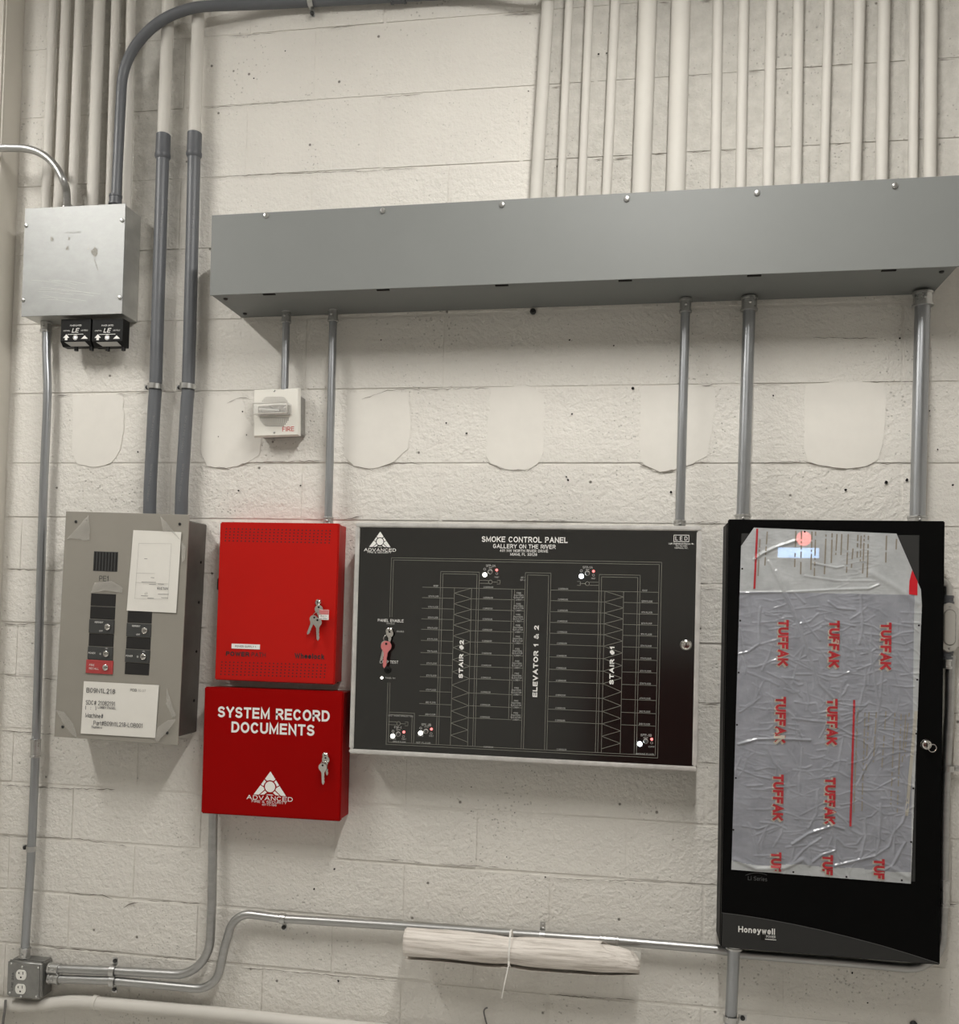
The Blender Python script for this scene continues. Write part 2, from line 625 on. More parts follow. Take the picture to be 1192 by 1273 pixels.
M_ = dict(
    block=block_material('painted_block', 1.0),
    mortar=block_material('painted_mortar', 0.35),
    patch=mat('smooth_patch', (0.72, 0.695, 0.645), 0.6, var=0.03, vscale=14, bump=0.12, bscale=45, spec=0.3),
    pipe_paint=mat('pipe_paint', (0.60, 0.578, 0.535), 0.6, spec=0.3, var=0.035, vscale=6, bump=0.06, bscale=120),
    plaster=mat('left_wall_paint', (0.58, 0.55, 0.49), 0.6, var=0.05, vscale=3, bump=0.25, bscale=60),
    room=mat('room_paint', (0.72, 0.71, 0.68), 0.8, var=0.03),
    floor=mat('floor_concrete', (0.58, 0.57, 0.545), 0.6, var=0.15, vscale=3, bump=0.1),
    ceil=mat('ceiling_paint', (0.58, 0.57, 0.55), 0.9),
    trough=mat('trough_grey', (0.190, 0.198, 0.192), 0.47, var=0.02, vscale=5, bump=0.02, bscale=400, spec=0.32),
    emt=steel_material('galvanised_tube', (0.42, 0.435, 0.455), 0.33, (6, 6, 0.5)),
    emt_h=steel_material('galvanised_tube_run', (0.45, 0.45, 0.445), 0.38, (0.5, 6, 6)),
    zinc=steel_material('zinc_fitting', (0.56, 0.56, 0.55), 0.28, (4, 4, 4)),
    chrome=steel_material('nickel_lock', (0.72, 0.70, 0.67), 0.16, (2, 2, 2)),
    galv=steel_material('galvanised_sheet', (0.33, 0.335, 0.33), 0.50, (1.2, 1.2, 2.0), 0.70),
    galv_side=steel_material('galvanised_side', (0.55, 0.55, 0.53), 0.45, (1.2, 1.2, 2.0), 0.8),
    alu=steel_material('aluminium_frame', (0.80, 0.79, 0.77), 0.36, (3, 3, 3), 0.7),
    pvc=mat('grey_pvc', (0.112, 0.118, 0.128), 0.42, var=0.06, vscale=10),
    pvc_lo=mat('grey_pvc_coupling', (0.095, 0.10, 0.11), 0.45, var=0.06, vscale=14),
    print_dim=mat('pvc_print', (0.22, 0.22, 0.22), 0.6),
    dark=mat('dark_hole', (0.012, 0.011, 0.010), 0.7, spec=0.2),
    blackm=mat('black_screw', (0.02, 0.02, 0.02), 0.4),
    red=mat('red_enamel', (0.44, 0.008, 0.005), 0.34, spec=0.2, var=0.04, vscale=4, bump=0.03, bscale=500),
    red2=mat('deep_red_enamel', (0.275, 0.0015, 0.0015), 0.36, spec=0.07, var=0.03, vscale=4, bump=0.03, bscale=500),
    redhole=mat('vent_dark', (0.07, 0.004, 0.004), 0.7),
    blackprint=mat('black_print', (0.025, 0.012, 0.012), 0.6),
    white=mat('white_print', (0.80, 0.79, 0.76), 0.55),
    linegrey=mat('line_print', (0.20, 0.20, 0.17), 0.55),
    textgrey=mat('small_print', (0.42, 0.42, 0.40), 0.55),
    panelblack=mat('panel_acrylic', (0.006, 0.006, 0.0055), 0.13, spec=1.0),
    blackcab=mat('black_cabinet', (0.003, 0.003, 0.003), 0.45, spec=0.06),
    blackside=mat('black_cabinet_side', (0.004, 0.004, 0.004), 0.5, spec=0.1),
    wedge=mat('charcoal_band', (0.030, 0.030, 0.029), 0.5, spec=0.2),
    wedge_edge=mat('band_edge_line', (0.10, 0.10, 0.10), 0.5),
    smokewin=mat('smoked_window', (0.03, 0.03, 0.03), 0.15, spec=0.5),
    greyplate=mat('taupe_enamel', (0.265, 0.248, 0.215), 0.48, var=0.04, vscale=5, bump=0.03, bscale=300),
    greyside=mat('dark_steel_back_box', (0.125, 0.117, 0.105), 0.42, var=0.22, vscale=7, metal=0.5),
    blk_brk=mat('filler_black', (0.012, 0.011, 0.011), 0.45),
    brk=mat('switch_charcoal', (0.042, 0.043, 0.042), 0.5),
    brkred=mat('switch_red', (0.38, 0.045, 0.045), 0.5, var=0.1, vscale=60),
    paper=mat('white_paper', (0.70, 0.68, 0.63), 0.7, var=0.03, vscale=12, bump=0.15, bscale=30),
    ink=mat('ink', (0.06, 0.06, 0.065), 0.7),
    inkfaint=mat('faint_ink', (0.36, 0.35, 0.33), 0.7),
    strobe=mat('strobe_white', (0.74, 0.72, 0.66), 0.45),
    strobebox=mat('strobe_back_box', (0.25, 0.24, 0.22), 0.5, var=0.15, vscale=60),
    fire=mat('fire_red', (0.5, 0.03, 0.03), 0.5),
    hole=mat('grille_hole', (0.06, 0.05, 0.045), 0.8),
    modblack=mat('module_black', (0.006, 0.006, 0.006), 0.45, spec=0.2),
    modlabel=mat('module_label', (0.42, 0.41, 0.39), 0.5),
    outlet=mat('outlet_white', (0.78, 0.77, 0.72), 0.4),
    outbox=steel_material('outlet_cover_steel', (0.30, 0.30, 0.29), 0.42, (3, 3, 3), 0.85),
    keypink=mat('pink_key', (0.55, 0.17, 0.17), 0.35),
    tie=mat('zip_tie', (0.80, 0.78, 0.74), 0.4),
    kraft=mat('drawing_paper', (0.76, 0.705, 0.645), 0.75, var=0.05, vscale=18, bump=0.2, bscale=25),
    kraftin=mat('drawing_paper_inner', (0.60, 0.52, 0.47), 0.8, var=0.1, vscale=30),
    wire=mat('grey_wire', (0.16, 0.155, 0.15), 0.5),
    tuff=mat('film_red_print', (0.40, 0.022, 0.03), 0.45),
    tuffo=mat('film_buff_outline', (0.42, 0.38, 0.31), 0.5),
    brown=mat('film_brown_print', (0.24, 0.21, 0.165), 0.5),
    redtape=mat('red_tape', (0.55, 0.01, 0.02), 0.35),
    ledw=mat('led_white', (0.9, 0.9, 0.9), 0.3, emit=(0.85, 0.93, 1.0), es=9),
    ledw2=mat('led_white_soft', (0.9, 0.9, 0.9), 0.3, emit=(1.0, 0.97, 0.9), es=3.0),
    ledr=mat('led_red', (0.6, 0.1, 0.1), 0.3, emit=(1.0, 0.18, 0.17), es=1.6),
    ledp=mat('alarm_lamp_red', (0.6, 0.1, 0.1), 0.3, emit=(1.0, 0.20, 0.16), es=3.2),
    lcd=mat('display_blue', (0.5, 0.6, 0.7), 0.3, emit=(0.42, 0.64, 0.98), es=3.0),
    cast=mat('cast_alloy', (0.56, 0.54, 0.50), 0.45, metal=0.35, bump=0.1, bscale=200),
    maroon=mat('dull_red_enamel', (0.13, 0.004, 0.003), 0.5),
    lampbody=mat('lamp_body', (0.7, 0.7, 0.68), 0.5),
    lampglow=mat('lamp_diffuser', (0.9, 0.9, 0.9), 0.5, emit=LAMP_COL, es=24.0),
)


def film_material(name, col, alpha, rough, crinkle=0.0):
    m = mat(name, col, rough, spec=0.9, var=0.14, vscale=22)
    nt, b = nodes_of(m)
    if crinkle:
        N, L = nt.nodes.new, nt.links.new
        g = N('ShaderNodeNewGeometry')
        mp = N('ShaderNodeMapping')
        mp.inputs['Scale'].default_value = (1.0, 1.0, 2.1)
        L(g.outputs['Position'], mp.inputs['Vector'])
        n = N('ShaderNodeTexNoise')
        n.noise_type = 'RIDGED_MULTIFRACTAL'
        n.inputs['Scale'].default_value = 17
        n.inputs['Detail'].default_value = 5
        n.inputs['Distortion'].default_value = 0.8
        L(mp.outputs[0], n.inputs['Vector'])
        bp = N('ShaderNodeBump')
        bp.inputs['Strength'].default_value = crinkle
        bp.inputs['Distance'].default_value = 0.003
        L(n.outputs['Fac'], bp.inputs['Height'])
        L(bp.outputs['Normal'], b.inputs['Normal'])
    b.inputs['Alpha'].default_value = alpha
    return m


def streak_paper():
    m = mat('drawing_paper', (0.74, 0.69, 0.635), 0.75)
    nt, b = nodes_of(m)
    N, L = nt.nodes.new, nt.links.new
    g = N('ShaderNodeNewGeometry')
    mp = N('ShaderNodeMapping')
    mp.inputs['Rotation'].default_value = (0, math.radians(-1.0), 0)
    mp.inputs['Scale'].default_value = (3.0, 60, 60)
    L(g.outputs['Position'], mp.inputs['Vector'])
    n = N('ShaderNodeTexNoise')
    n.inputs['Scale'].default_value = 2.2
    n.inputs['Detail'].default_value = 6
    n.inputs['Roughness'].default_value = 0.7
    L(mp.outputs[0], n.inputs['Vector'])
    r = N('ShaderNodeValToRGB')
    r.color_ramp.elements[0].position = 0.32
    r.color_ramp.elements[0].color = (0.47, 0.42, 0.37, 1)
    r.color_ramp.elements[1].position = 0.55
    r.color_ramp.elements[1].color = (0.78, 0.73, 0.675, 1)
    L(n.outputs['Fac'], r.inputs['Fac'])
    L(r.outputs['Color'], b.inputs['Base Color'])
    bp = N('ShaderNodeBump')
    bp.inputs['Strength'].default_value = 0.5
    bp.inputs['Distance'].default_value = 0.003
    L(n.outputs['Fac'], bp.inputs['Height'])
    L(bp.outputs['Normal'], b.inputs['Normal'])
    return m


M_['kraft'] = streak_paper()
M_['film'] = film_material('cling_film', (0.325, 0.335, 0.375), 0.85, 0.20, 0.9)
M_['film_loose'] = film_material('loose_film', (0.50, 0.515, 0.525), 0.86, 0.26, 0.25)
M_['film_scrap'] = film_material('film_scrap', (0.50, 0.48, 0.44), 0.42, 0.25)
M_['clear'] = film_material('clear_lens', (0.75, 0.75, 0.72), 0.30, 0.08)

# ================================================================== THE SETTING
CEIL = 3.95
XL = P(18, 320).x            # inside corner of the block wall
XR, XFAR, YB = 2.6, -4.2, -5.4
LW = 0.085                   # the left wall stands this far proud of the block wall
# course boundaries
courses = []
z = CAMZ + 0.1554 * D
up = [z]
while up[-1] < CEIL:
    up.append(up[-1] + 0.0815 * D)
lo = [z]
lo.append(CAMZ + 0.0925 * D)
while lo[-1] > 0:
    lo.append(lo[-1] - 0.0613 * D)
bounds = sorted(set(lo + up))
bounds = [min(CEIL, max(0.0, b)) for b in bounds]
wall = structure('wall_back', B(XL, XR, 0.0022, 0.12, 0, CEIL), M_['mortar'])
LEN = 0.156 * D
GAP = 0.0045
block_mesh = {}


def block_me(w, h):
    key = (round(w, 3), round(h, 3))
    if key not in block_mesh:
        bm = bmesh.new()
        box(bm, -w / 2, w / 2, 0, 0.05, -h / 2, h / 2)
        es = [e for e in bm.edges if all(abs(v.co.y) < 1e-6 for v in e.verts)]
        bmesh.ops.bevel(bm, geom=es, offset=0.0028, segments=2, affect='EDGES')
        block_mesh[key] = finish(bm, M_['block'], 'concrete_block')
    return block_mesh[key]


kz = [i for i, b in enumerate(bounds) if abs(b - lo[1]) < 1e-6][0]
for i in range(len(bounds) - 1):
    z0, z1 = bounds[i], bounds[i + 1]
    if z1 - z0 < 0.03:
        continue
    if z1 <= lo[1] + 1e-6:
        par = (kz - i) % 2           # 7th course under the ledge carries a joint at -0.163 D
        off = (-0.163 if par == 0 else -0.241) * D
    else:
        par = (i - kz) % 2
        off = (0.255 if par == 0 else 0.177) * D
    k = math.ceil((XL - off) / LEN)
    xs = [XL] + [off + LEN * j for j in range(k, k + 30) if XL + 0.02 < off + LEN * j < XR - 0.02] + [XR]
    for x0, x1 in zip(xs, xs[1:]):
        g = GAP * random.uniform(0.5, 1.15)
        h = z1 - z0 - g
        o = bpy.data.objects.new('concrete_block', block_me(x1 - x0 - GAP * 0.8, h))
        COL.objects.link(o)
        o.parent = wall
        o.location = ((x0 + x1) / 2, random.uniform(-0.0007, 0.0007), (z0 + z1) / 2)
        o.rotation_euler = (0, random.gauss(0, 0.0012), 0)

# smooth filled patches in the course that was cut open
def patch(pts, seed):
    rnd = random.Random(seed)
    q = []
    for i in range(len(pts)):
        a, b = Vector(pts[i]), Vector(pts[(i + 1) % len(pts)])
        n = max(2, int((b - a).length / 7))
        for k in range(n):
            p = a.lerp(b, k / n)
            q.append((p.x + rnd.uniform(-.9, .9), p.y + rnd.uniform(-.9, .9)))
    w = [P(*p) for p in q]
    bm = prism(bmesh.new(), [(v.x, v.z) for v in w], -0.0018, 0.001)
    o = obj('plaster_patch', bm, M_['patch'], wall)
    return o


patch([(91, 493), (153, 491), (155, 530), (150, 560), (138, 576), (118, 581), (96, 577), (90, 560)], 1)
patch([(253, 494), (300, 489), (306, 520), (326, 545), (322, 566), (300, 578), (278, 583), (258, 579), (249, 560)], 2)
patch([(432, 490), (470, 485), (507, 488), (511, 530), (507, 558), (490, 574), (462, 583), (440, 580), (427, 566), (430, 530)], 3)
patch([(610, 482), (660, 480), (676, 492), (675, 560), (668, 577), (655, 585), (630, 584), (610, 577), (604, 566)], 4)
patch([(797, 480), (878, 478), (890, 488), (884, 540), (879, 567), (860, 577), (830, 587), (812, 586), (800, 576), (795, 560)], 5)
patch([(1001, 478), (1040, 474), (1099, 476), (1101, 500), (1098, 548), (1092, 570), (1078, 580), (1050, 584), (1022, 579), (1004, 574), (999, 560)], 6)

# hairline cracks and chips in the joints, drill holes
def crack(pts, w=1.6, seed=0):
    rnd = random.Random(seed)
    q = []
    for a, b in zip(pts, pts[1:]):
        a, b = Vector(a), Vector(b)
        n = max(1, int((b - a).length / 5))
        for k in range(n):
            p = a.lerp(b, k / n)
            q.append(Vector((p.x, p.y + rnd.uniform(-0.8, 0.8))))
    q.append(Vector(pts[-1]))
    up_, dn_ = [], []
    for i, p in enumerate(q):
        ww = 0.8 * w * (0.15 + 0.75 * rnd.random()) * (0.15 if i in (0, len(q) - 1) else 1) / 2
        a, b = P(p.x, p.y - ww), P(p.x, p.y + ww)
        up_.append((a.x, a.z))
        dn_.append((b.x, b.z))
    bm = bmesh.new()
    for i in range(len(q) - 1):
        flat(bm, [dn_[i], dn_[i + 1], up_[i + 1], up_[i]], -0.0034)
    o = obj('crack', bm, M_['crack'], wall)
    return o


M_['crack'] = mat('crack_gap', (0.20, 0.18, 0.155), 0.9, spec=0.1)  # even dark colour of the cracks themselves
for i, (pts, w) in enumerate([
    ([(428, 573), (440, 580), (462, 584), (490, 577), (512, 576), (530, 577)], 1.5),
    ([(604, 574), (622, 583), (655, 586), (668, 578), (676, 574)], 1.7),
    ([(793, 575), (806, 582), (820, 587), (840, 585)], 3.2),
    ([(840, 585), (862, 577), (882, 574)], 1.5),
    ([(998, 573), (1006, 577), (1024, 580), (1052, 583), (1074, 582), (1090, 573)], 2.0),
    ([(1090, 573), (1097, 552), (1100, 520)], 1.6),
    ([(1108, 474), (1110, 460), (1111, 385)], 1.2),
    ([(450, 497), (470, 490), (482, 486), (500, 485), (608, 483)], 1.4),
    ([(250, 578), (262, 581), (285, 583), (302, 577), (326, 575), (400, 573)], 1.5),
    ([(282, 502), (300, 494), (312, 497)], 1.1),
    ([(72, 492), (92, 491)], 1.6), ([(146, 490), (190, 489)], 1.5), ([(205, 488), (250, 487)], 1.1),
    ([(262, 222), (290, 220), (360, 216), (430, 214), (520, 210)], 1.5),
    ([(254, 135), (300, 132), (395, 125)], 1.1), ([(475, 122), (526, 117)], 1.2),
    ([(284, 46), (345, 42)], 1.2), ([(405, 36), (440, 33)], 1.5), ([(625, 20), (660, 18)], 1.4),
    ([(686, 109), (697, 108)], 2.0), ([(738, 199), (750, 198)], 1.8), ([(763, 198), (783, 196)], 2.0),
    ([(812, 193), (826, 193)], 2.0), ([(856, 95), (882, 93)], 1.6), ([(853, 191), (880, 189)], 1.5),
    ([(897, 188), (914, 188)], 1.6), ([(928, 91), (950, 90)], 1.4), ([(928, 186), (948, 186)], 1.6),
    ([(965, 88), (980, 86)], 1.2), ([(1003, 86), (1016, 85)], 2.4), ([(1036, 182), (1050, 179)], 2.2), ([(1039, 82), (1053, 81)], 1.8),
    ([(818, 5), (832, 4)], 2.0), ([(870, 2), (885, 1)], 1.8), ([(1166, 76), (1191, 73)], 1.6),
    ([(10, 707), (46, 709), (78, 710)], 2.0), ([(6, 775), (73, 777)], 1.8),
    ([(0, 838), (44, 842)], 1.6), ([(54, 843), (72, 845)], 1.6), ([(0, 908), (68, 913)], 1.8),
    ([(4, 976), (40, 978), (78, 980), (144, 981)], 1.6), ([(0, 1039), (95, 1042), (158, 1052)], 1.4),
    ([(80, 1110), (128, 1113), (142, 1118)], 1.8), ([(153, 1130), (160, 1124), (172, 1122)], 2.6),
    ([(184, 1119), (250, 1123)], 1.5), ([(54, 1175), (72, 1179), (145, 1183)], 2.0), ([(192, 1188), (275, 1197)], 1.3),
    ([(300, 1203), (345, 1206), (425, 1213), (496, 1219)], 1.5), ([(480, 1068), (502, 1069)], 2.2), ([(505, 1070), (525, 1072)], 1.6),
    ([(545, 1074), (620, 1078)], 1.2), ([(690, 1092), (770, 1094), (890, 1099)], 1.2), ([(690, 1236), (760, 1241), (790, 1243)], 1.5),
    ([(872, 875), (894, 876)], 2.4), ([(872, 947), (892, 949)], 1.6), ([(873, 732), (892, 733)], 1.2), ([(881, 653), (895, 648)], 2.0),
    ([(862, 650), (895, 649)], 1.4), ([(1010, 420), (1090, 421)], 1.3), ([(872, 480), (892, 478)], 1.6), ([(924, 480), (1000, 477)], 1.1),
    ([(1080, 475), (1140, 475)], 1.4), ([(1092, 577), (1134, 577)], 1.3), ([(940, 576), (998, 574)], 1.3),
    ([(415, 573), (424, 577)], 2.0), ([(428, 646), (448, 642), (452, 641)], 2.2), ([(620, 648), (705, 647)], 1.4),
    ([(1176, 1124), (1191, 1123)], 2.0), ([(1180, 886), (1191, 886)], 1.4),
]):
    crack(pts, w, i)
bm_h = [(316, 98, 1.6), (355, 64, 1.3), (787, 483, 3.0), (744, 68, 2.2), (754, 67, 1.8), (657, 114, 1.4), (708, 423, 1.8), (763, 430, 1.6), (711, 515, 1.8), (834, 612, 2.6),
        (706, 597, 2.2), (704, 593, 1.8), (555, 526, 1.6), (580, 539, 2.0), (1155, 511, 1.5), (1101, 600, 3.2), (1051, 609, 2.6), (1127, 597, 3.0), (1165, 559, 1.6), (1184, 603, 2.0),
        (302, 512, 1.6), (307, 541, 1.4), (272, 543, 1.2), (297, 610, 2.0), (374, 604, 1.8), (172, 562, 2.0), (391, 1105, 2.2), (416, 1080, 2.0), (421, 1219, 2.4), (1078, 1246, 1.6),
        (1059, 1209, 1.8), (630, 1065, 1.2), (678, 1090, 1.5), (640, 1010, 1.2), (586, 1008, 1.2), (586, 978, 1.3), (961, 492, 1.6), (1140, 446, 2.0), (1118, 421, 1.8), (474, 423, 1.3)]
for px, py, r in bm_h:
    c = P(px, py)
    bm = bmesh.new()
    n = 7
    rr = r * 0.00165
    flat(bm, [(c.x + rr * random.uniform(.6, 1.1) * math.cos(2 * math.pi * i / n), c.z + rr * random.uniform(.6, 1.1) * math.sin(2 * math.pi * i / n)) for i in range(n)], -0.0032)
    obj('drill_hole', bm, M_['dark'], wall)

structure('wall_left', B(XFAR, XL, -LW, 0.12, 0, CEIL, bev=0.006, seg=2), M_['plaster'])
structure('floor', B(XFAR, XR, YB, 0.12, -0.1, 0), M_['floor'])
structure('ceiling', B(XFAR, XR, YB, 0.12, CEIL, CEIL + 0.1), M_['ceil'])
structure('wall_front', B(XFAR - 0.1, XR + 0.1, YB - 0.1, YB, -0.1, CEIL + 0.1), M_['room'])
structure('wall_right', B(XR, XR + 0.1, YB, 0.12, -0.1, CEIL + 0.1), M_['room'])
structure('wall_far_left', B(XFAR - 0.1, XFAR, YB, 0.12, -0.1, CEIL + 0.1), M_['room'])

# two strip fixtures hung above the picture, square to the wall
for k, (lx, lz) in enumerate(LIGHTS):
    y0, y1 = -2.25, -0.85
    t = thing('strip_light', ['slim white ceiling strip light hung over the control panels', 'slim white ceiling strip light hung left of the metal pull box'][k], 'light', (lx, (y0 + y1) / 2, lz), 0, 'ceiling strip lights')
    hy = (y1 - y0) / 2
    obj('housing', B(-0.05, 0.05, -hy - 0.01, hy + 0.01, 0.05, 0.09, bev=0.006), M_['lampbody'], t)
    obj('diffuser', B(-0.04, 0.04, -hy, hy, 0.0, 0.05, bev=0.008), M_['lampglow'], t)
    for s in (-1, 1):
        obj('hanger', tube(bmesh.new(), [(0, s * hy * 0.7, 0.09), (0, s * hy * 0.7, CEIL - lz)], 0.004, 8), M_['zinc'], t)
    li = bpy.data.lights.new('strip_lamp', 'AREA')
    li.shape = 'RECTANGLE'
    li.size = 0.07
    li.size_y = 2 * hy
    li.energy = LAMP_W * (1.0 if k == 0 else 0.8)
    li.color = LAMP_COL
    lo_ = bpy.data.objects.new('strip_lamp', li)
    COL.objects.link(lo_)
    lo_.parent = t
    lo_.location = (0, 0, -0.004)

# unseen red cupboard, added so the glossy panel mirrors dark red at lower right
t = thing('added_red_cupboard', 'dull red steel cupboard against the opposite wall', 'cupboard', (0.75, YB + 0.03, 0))
obj('carcass', B(-1.1, 1.1, 0.0, 0.40, 0.06, 1.25, bev=0.006), M_['maroon'], t)
for s in (0, 1):
    dr = obj('door', B(-1.09 + 1.1 * s, -0.01 + 1.1 * s, 0.40, 0.42, 0.08, 1.23, bev=0.004), M_['maroon'], t)
    obj('handle', tube(bmesh.new(), [(-0.07 + 0.14 * s, 0.45, 0.6), (-0.07 + 0.14 * s, 0.45, 0.75)], 0.008, 8), M_['zinc'], dr)
obj('plinth', B(-1.05, 1.05, 0.02, 0.38, 0, 0.06), M_['dark'], t)


# ================================================================== boxes on the wall
class Face:
    """front face of a wall-mounted thing, from its four corners in the photograph"""

    def __init__(self, tl, tr, br, bl, d):
        self.d = d
        c = [P(*q, d) for q in (tl, tr, br, bl)]
        cx = sum(q.x for q in c) / 4
        cz = sum(q.z for q in c) / 4
        a1 = math.atan2(c[1].z - c[0].z, c[1].x - c[0].x)
        a2 = math.atan2(c[2].z - c[3].z, c[2].x - c[3].x)
        a3 = math.atan2(c[0].x - c[3].x, c[0].z - c[3].z)
        a4 = math.atan2(c[1].x - c[2].x, c[1].z - c[2].z)
        self.a = (a1 + a2 - a3 - a4) / 4           # counter-clockwise in x-z
        self.w = ((c[1] - c[0]).length + (c[2] - c[3]).length) / 2
        self.h = ((c[0] - c[3]).length + (c[1] - c[2]).length) / 2
        self.loc = Vector((cx, 0, cz))
        self.hw, self.hh = self.w / 2, self.h / 2

    def l(self, px, py, d=None):
        p = P(px, py, self.d if d is None else d)
        x, z_ = p.x - self.loc.x, p.z - self.loc.z
        ca, sa = math.cos(-self.a), math.sin(-self.a)
        return Vector((x * ca - z_ * sa, x * sa + z_ * ca))

    def thing(self, name, label, cat, group=None):
        return thing(name, label, cat, self.loc, -self.a, group)

    def mm(self, px):                               # size of so many photograph pixels on this face
        a = P(0.5 * 0 + self._cx(), self._cy(), self.d)
        return px * (D - self.d) / FPX * 1.0 * self._k()

    def _cx(self):
        return 0

    def _cy(self):
        return 0

    def _k(self):
        c = self.loc
        return 1 + 0.165 * (-(c.x) / D)


def screw(name, c, r, depth, mat_, parent, slot=True):
    bm = bmesh.new()
    lathe(bm, (c[0], -depth + 0.0005, c[1]), (0, -1, 0), [(0, r), (r * 0.45, r), (r * 0.75, r * 0.75), (r * 0.85, r * 0.3)], 12)
    return obj(name, bm, mat_, parent, smooth=True)


# ------------------------------------------------------------------ wireway
F = Face((263, 265), (1193, 221.8), (1193, 333), (261, 365), 0.205)
t = F.thing('wireway', 'long grey steel wireway trough below the row of white conduits', 'wireway')
TW = F
obj('body', B(-F.hw + 0.002, F.hw - 0.002, -0.202, -0.001, -F.hh + 0.001, F.hh - 0.001, bev=0.0015), M_['trough'], t)
cov = bmesh.new()
box(cov, -F.hw, F.hw, -0.205, -0.2022, -F.hh - 0.001, F.hh + 0.001, bev=0.001)
box(cov, -F.hw, F.hw, -0.204, -0.190, F.hh - 0.0005, F.hh + 0.0012)
obj('cover', cov, M_['trough'], t)
for px, py in [(331, 268), (476, 262), (624, 254.5), (779, 247.5), (941, 240), (1112, 231)]:
    c = F.l(px, py)
    screw('screw', c, 0.0075, 0.205, M_['zinc'], t)
for px in (333, 475, 623, 777, 938, 1106):
    c = F.l(px, 350)
    bm = B(c.x - 0.017, c.x + 0.017, -0.198, -0.190, -F.hh - 0.0016, -F.hh + 0.001)
    obj('cover_slot', bm, M_['dark'], t)
for sx in (-1, 1):
    for y in (-0.17, -0.04):
        bm = lathe(bmesh.new(), (sx * (F.hw - 0.03), y, -F.hh + 0.001), (0, 0, -1), [(0, 0.006), (0.003, 0.006), (0.005, 0.003)], 10)
        obj('end_screw', bm, M_['blackm'], t, smooth=True)
TROUGH_TOP = F.loc.z + F.hh
TROUGH_BOT = F.loc.z - F.hh


# ------------------------------------------------------------------ white painted conduits
ordw = ['first', 'second', 'third', 'fourth', 'fifth', 'sixth', 'seventh', 'eighth', 'ninth', 'tenth', 'eleventh', 'twelfth', 'thirteenth', 'fourteenth', 'fifteenth']


def straight_conduit(xt, yt, xb, yb, wpx, label, group, zbot=None, cap=True):
    r = wpx * 0.5 * 0.00222 * 0.99
    d = r + 0.012
    a, b = P(xt, yt, d), P(xb, yb, d)
    dirv = (a - b)
    top = b + dirv * ((CEIL - b.z) / dirv.z)
    if zbot is not None:
        b = b + dirv * ((zbot - b.z) / dirv.z)
    loc = Vector((b.x, b.y, b.z))
    bm = tube(bmesh.new(), [Vector((0, 0, 0)), top - loc], r, 16)
    o = obj('painted_conduit', bm, M_['pipe_paint'], None, smooth=True)
    o.location = loc
    return tag(o, label, 'conduit', group)


right_set = [(681.5, 0, 666.5, 240, 16), (707.5, 0, 697, 240, 10.5), (733, 0, 723, 240, 10.5), (765, 0, 754, 240, 12), (805.5, 0, 797, 235, 23),
             (846.5, 0, 840, 230, 23.5), (892.5, 0, 889, 225, 12.5), (924.5, 0, 920.5, 222, 12.5), (959, 0, 954.5, 220, 13), (992.5, 0, 989.5, 220, 13),
             (1030, 0, 1024, 220, 10.5), (1068.6, 0, 1063, 220, 13.5), (1099, 0, 1095.6, 220, 14), (1136.5, 0, 1134.5, 220, 11), (1157.5, 0, 1155.6, 220, 14.5)]
for i, (xt, yt, xb, yb, w) in enumerate(right_set):
    size = 'fat' if w > 20 else ('slim' if w < 11.5 else 'medium')
    straight_conduit(xt, yt, xb, yb, w, '%s white painted conduit, %s from the left above the grey wireway' % (size, ordw[i]), 'white conduits above the wireway', TROUGH_TOP - 0.004)

# ------------------------------------------------------------------ galvanised pull box, top left
F = Face((31, 259), (155.5, 253), (151.8, 390.5), (26.4, 393), 0.092)
PB = F
t = F.thing('pull_box', 'square galvanised steel pull box with a scuffed cover at the upper left', 'junction box')
obj('body', B(-F.hw + 0.002, F.hw - 0.002, -0.089, -0.001, -F.hh + 0.002, F.hh - 0.002, bev=0.0015), M_['galv_side'], t)
cv = obj('cover', B(-F.hw, F.hw, -0.092, -0.0885, -F.hh, F.hh, bev=0.0008), M_['galv'], t)
for px, py in [(32.5, 280.5), (152, 274), (29, 373), (149, 370)]:
    screw('screw', F.l(px, py), 0.006, 0.092, M_['zinc'], t)
rnd = random.Random(3)
M_['scuff'] = mat('scuff', (0.30, 0.29, 0.26), 0.6, var=0.35, vscale=150)
for (cx, cy, r) in [(118, 313, 5.5), (64.5, 297.5, 2.8), (84, 309, 2.4), (86, 296.5, 1.8), (110, 309, 1.2)]:
    c = F.l(cx, cy)
    n = 11
    printed('scuff_mark', M_['scuff'], cv, flat, [(c.x + r * 0.0022 * rnd.uniform(.55, 1.1) * math.cos(2 * math.pi * i / n), c.y + r * 0.0022 * rnd.uniform(.7, 1.45) * math.sin(2 * math.pi * i / n)) for i in range(n)], -0.0923)
printed('scuff_mark', M_['scuff'], cv, fline, F.l(117, 322), F.l(122, 336), 0.0018, -0.0923)
tx = bmesh.new()
text(tx, 'PANEL LOOR', F.l(91, 289), 0.005, -0.0923, w=0.048)
obj('stencil', tx, M_['inkfaint'], cv)
sc = bmesh.new()
for k in range(13):
    x0, y0 = rnd.uniform(38, 75), rnd.uniform(346, 382)
    ln = rnd.uniform(18, 62)
    ph = rnd.uniform(-2, 2)
    pts = [F.l(x0 + ln * q, y0 + ph * q + 5 * q * q) for q in (0, .33, .66, 1)]
    for a, b in zip(pts, pts[1:]):
        fline(sc, a, b, 0.0007, -0.0923)
M_['scratch'] = mat('scratch', (0.50, 0.50, 0.48), 0.40, metal=0.6)
obj('scratches', sc, M_['scratch'], cv)
PBTOP, PBBOT = F.loc.z + F.hh, F.loc.z - F.hh

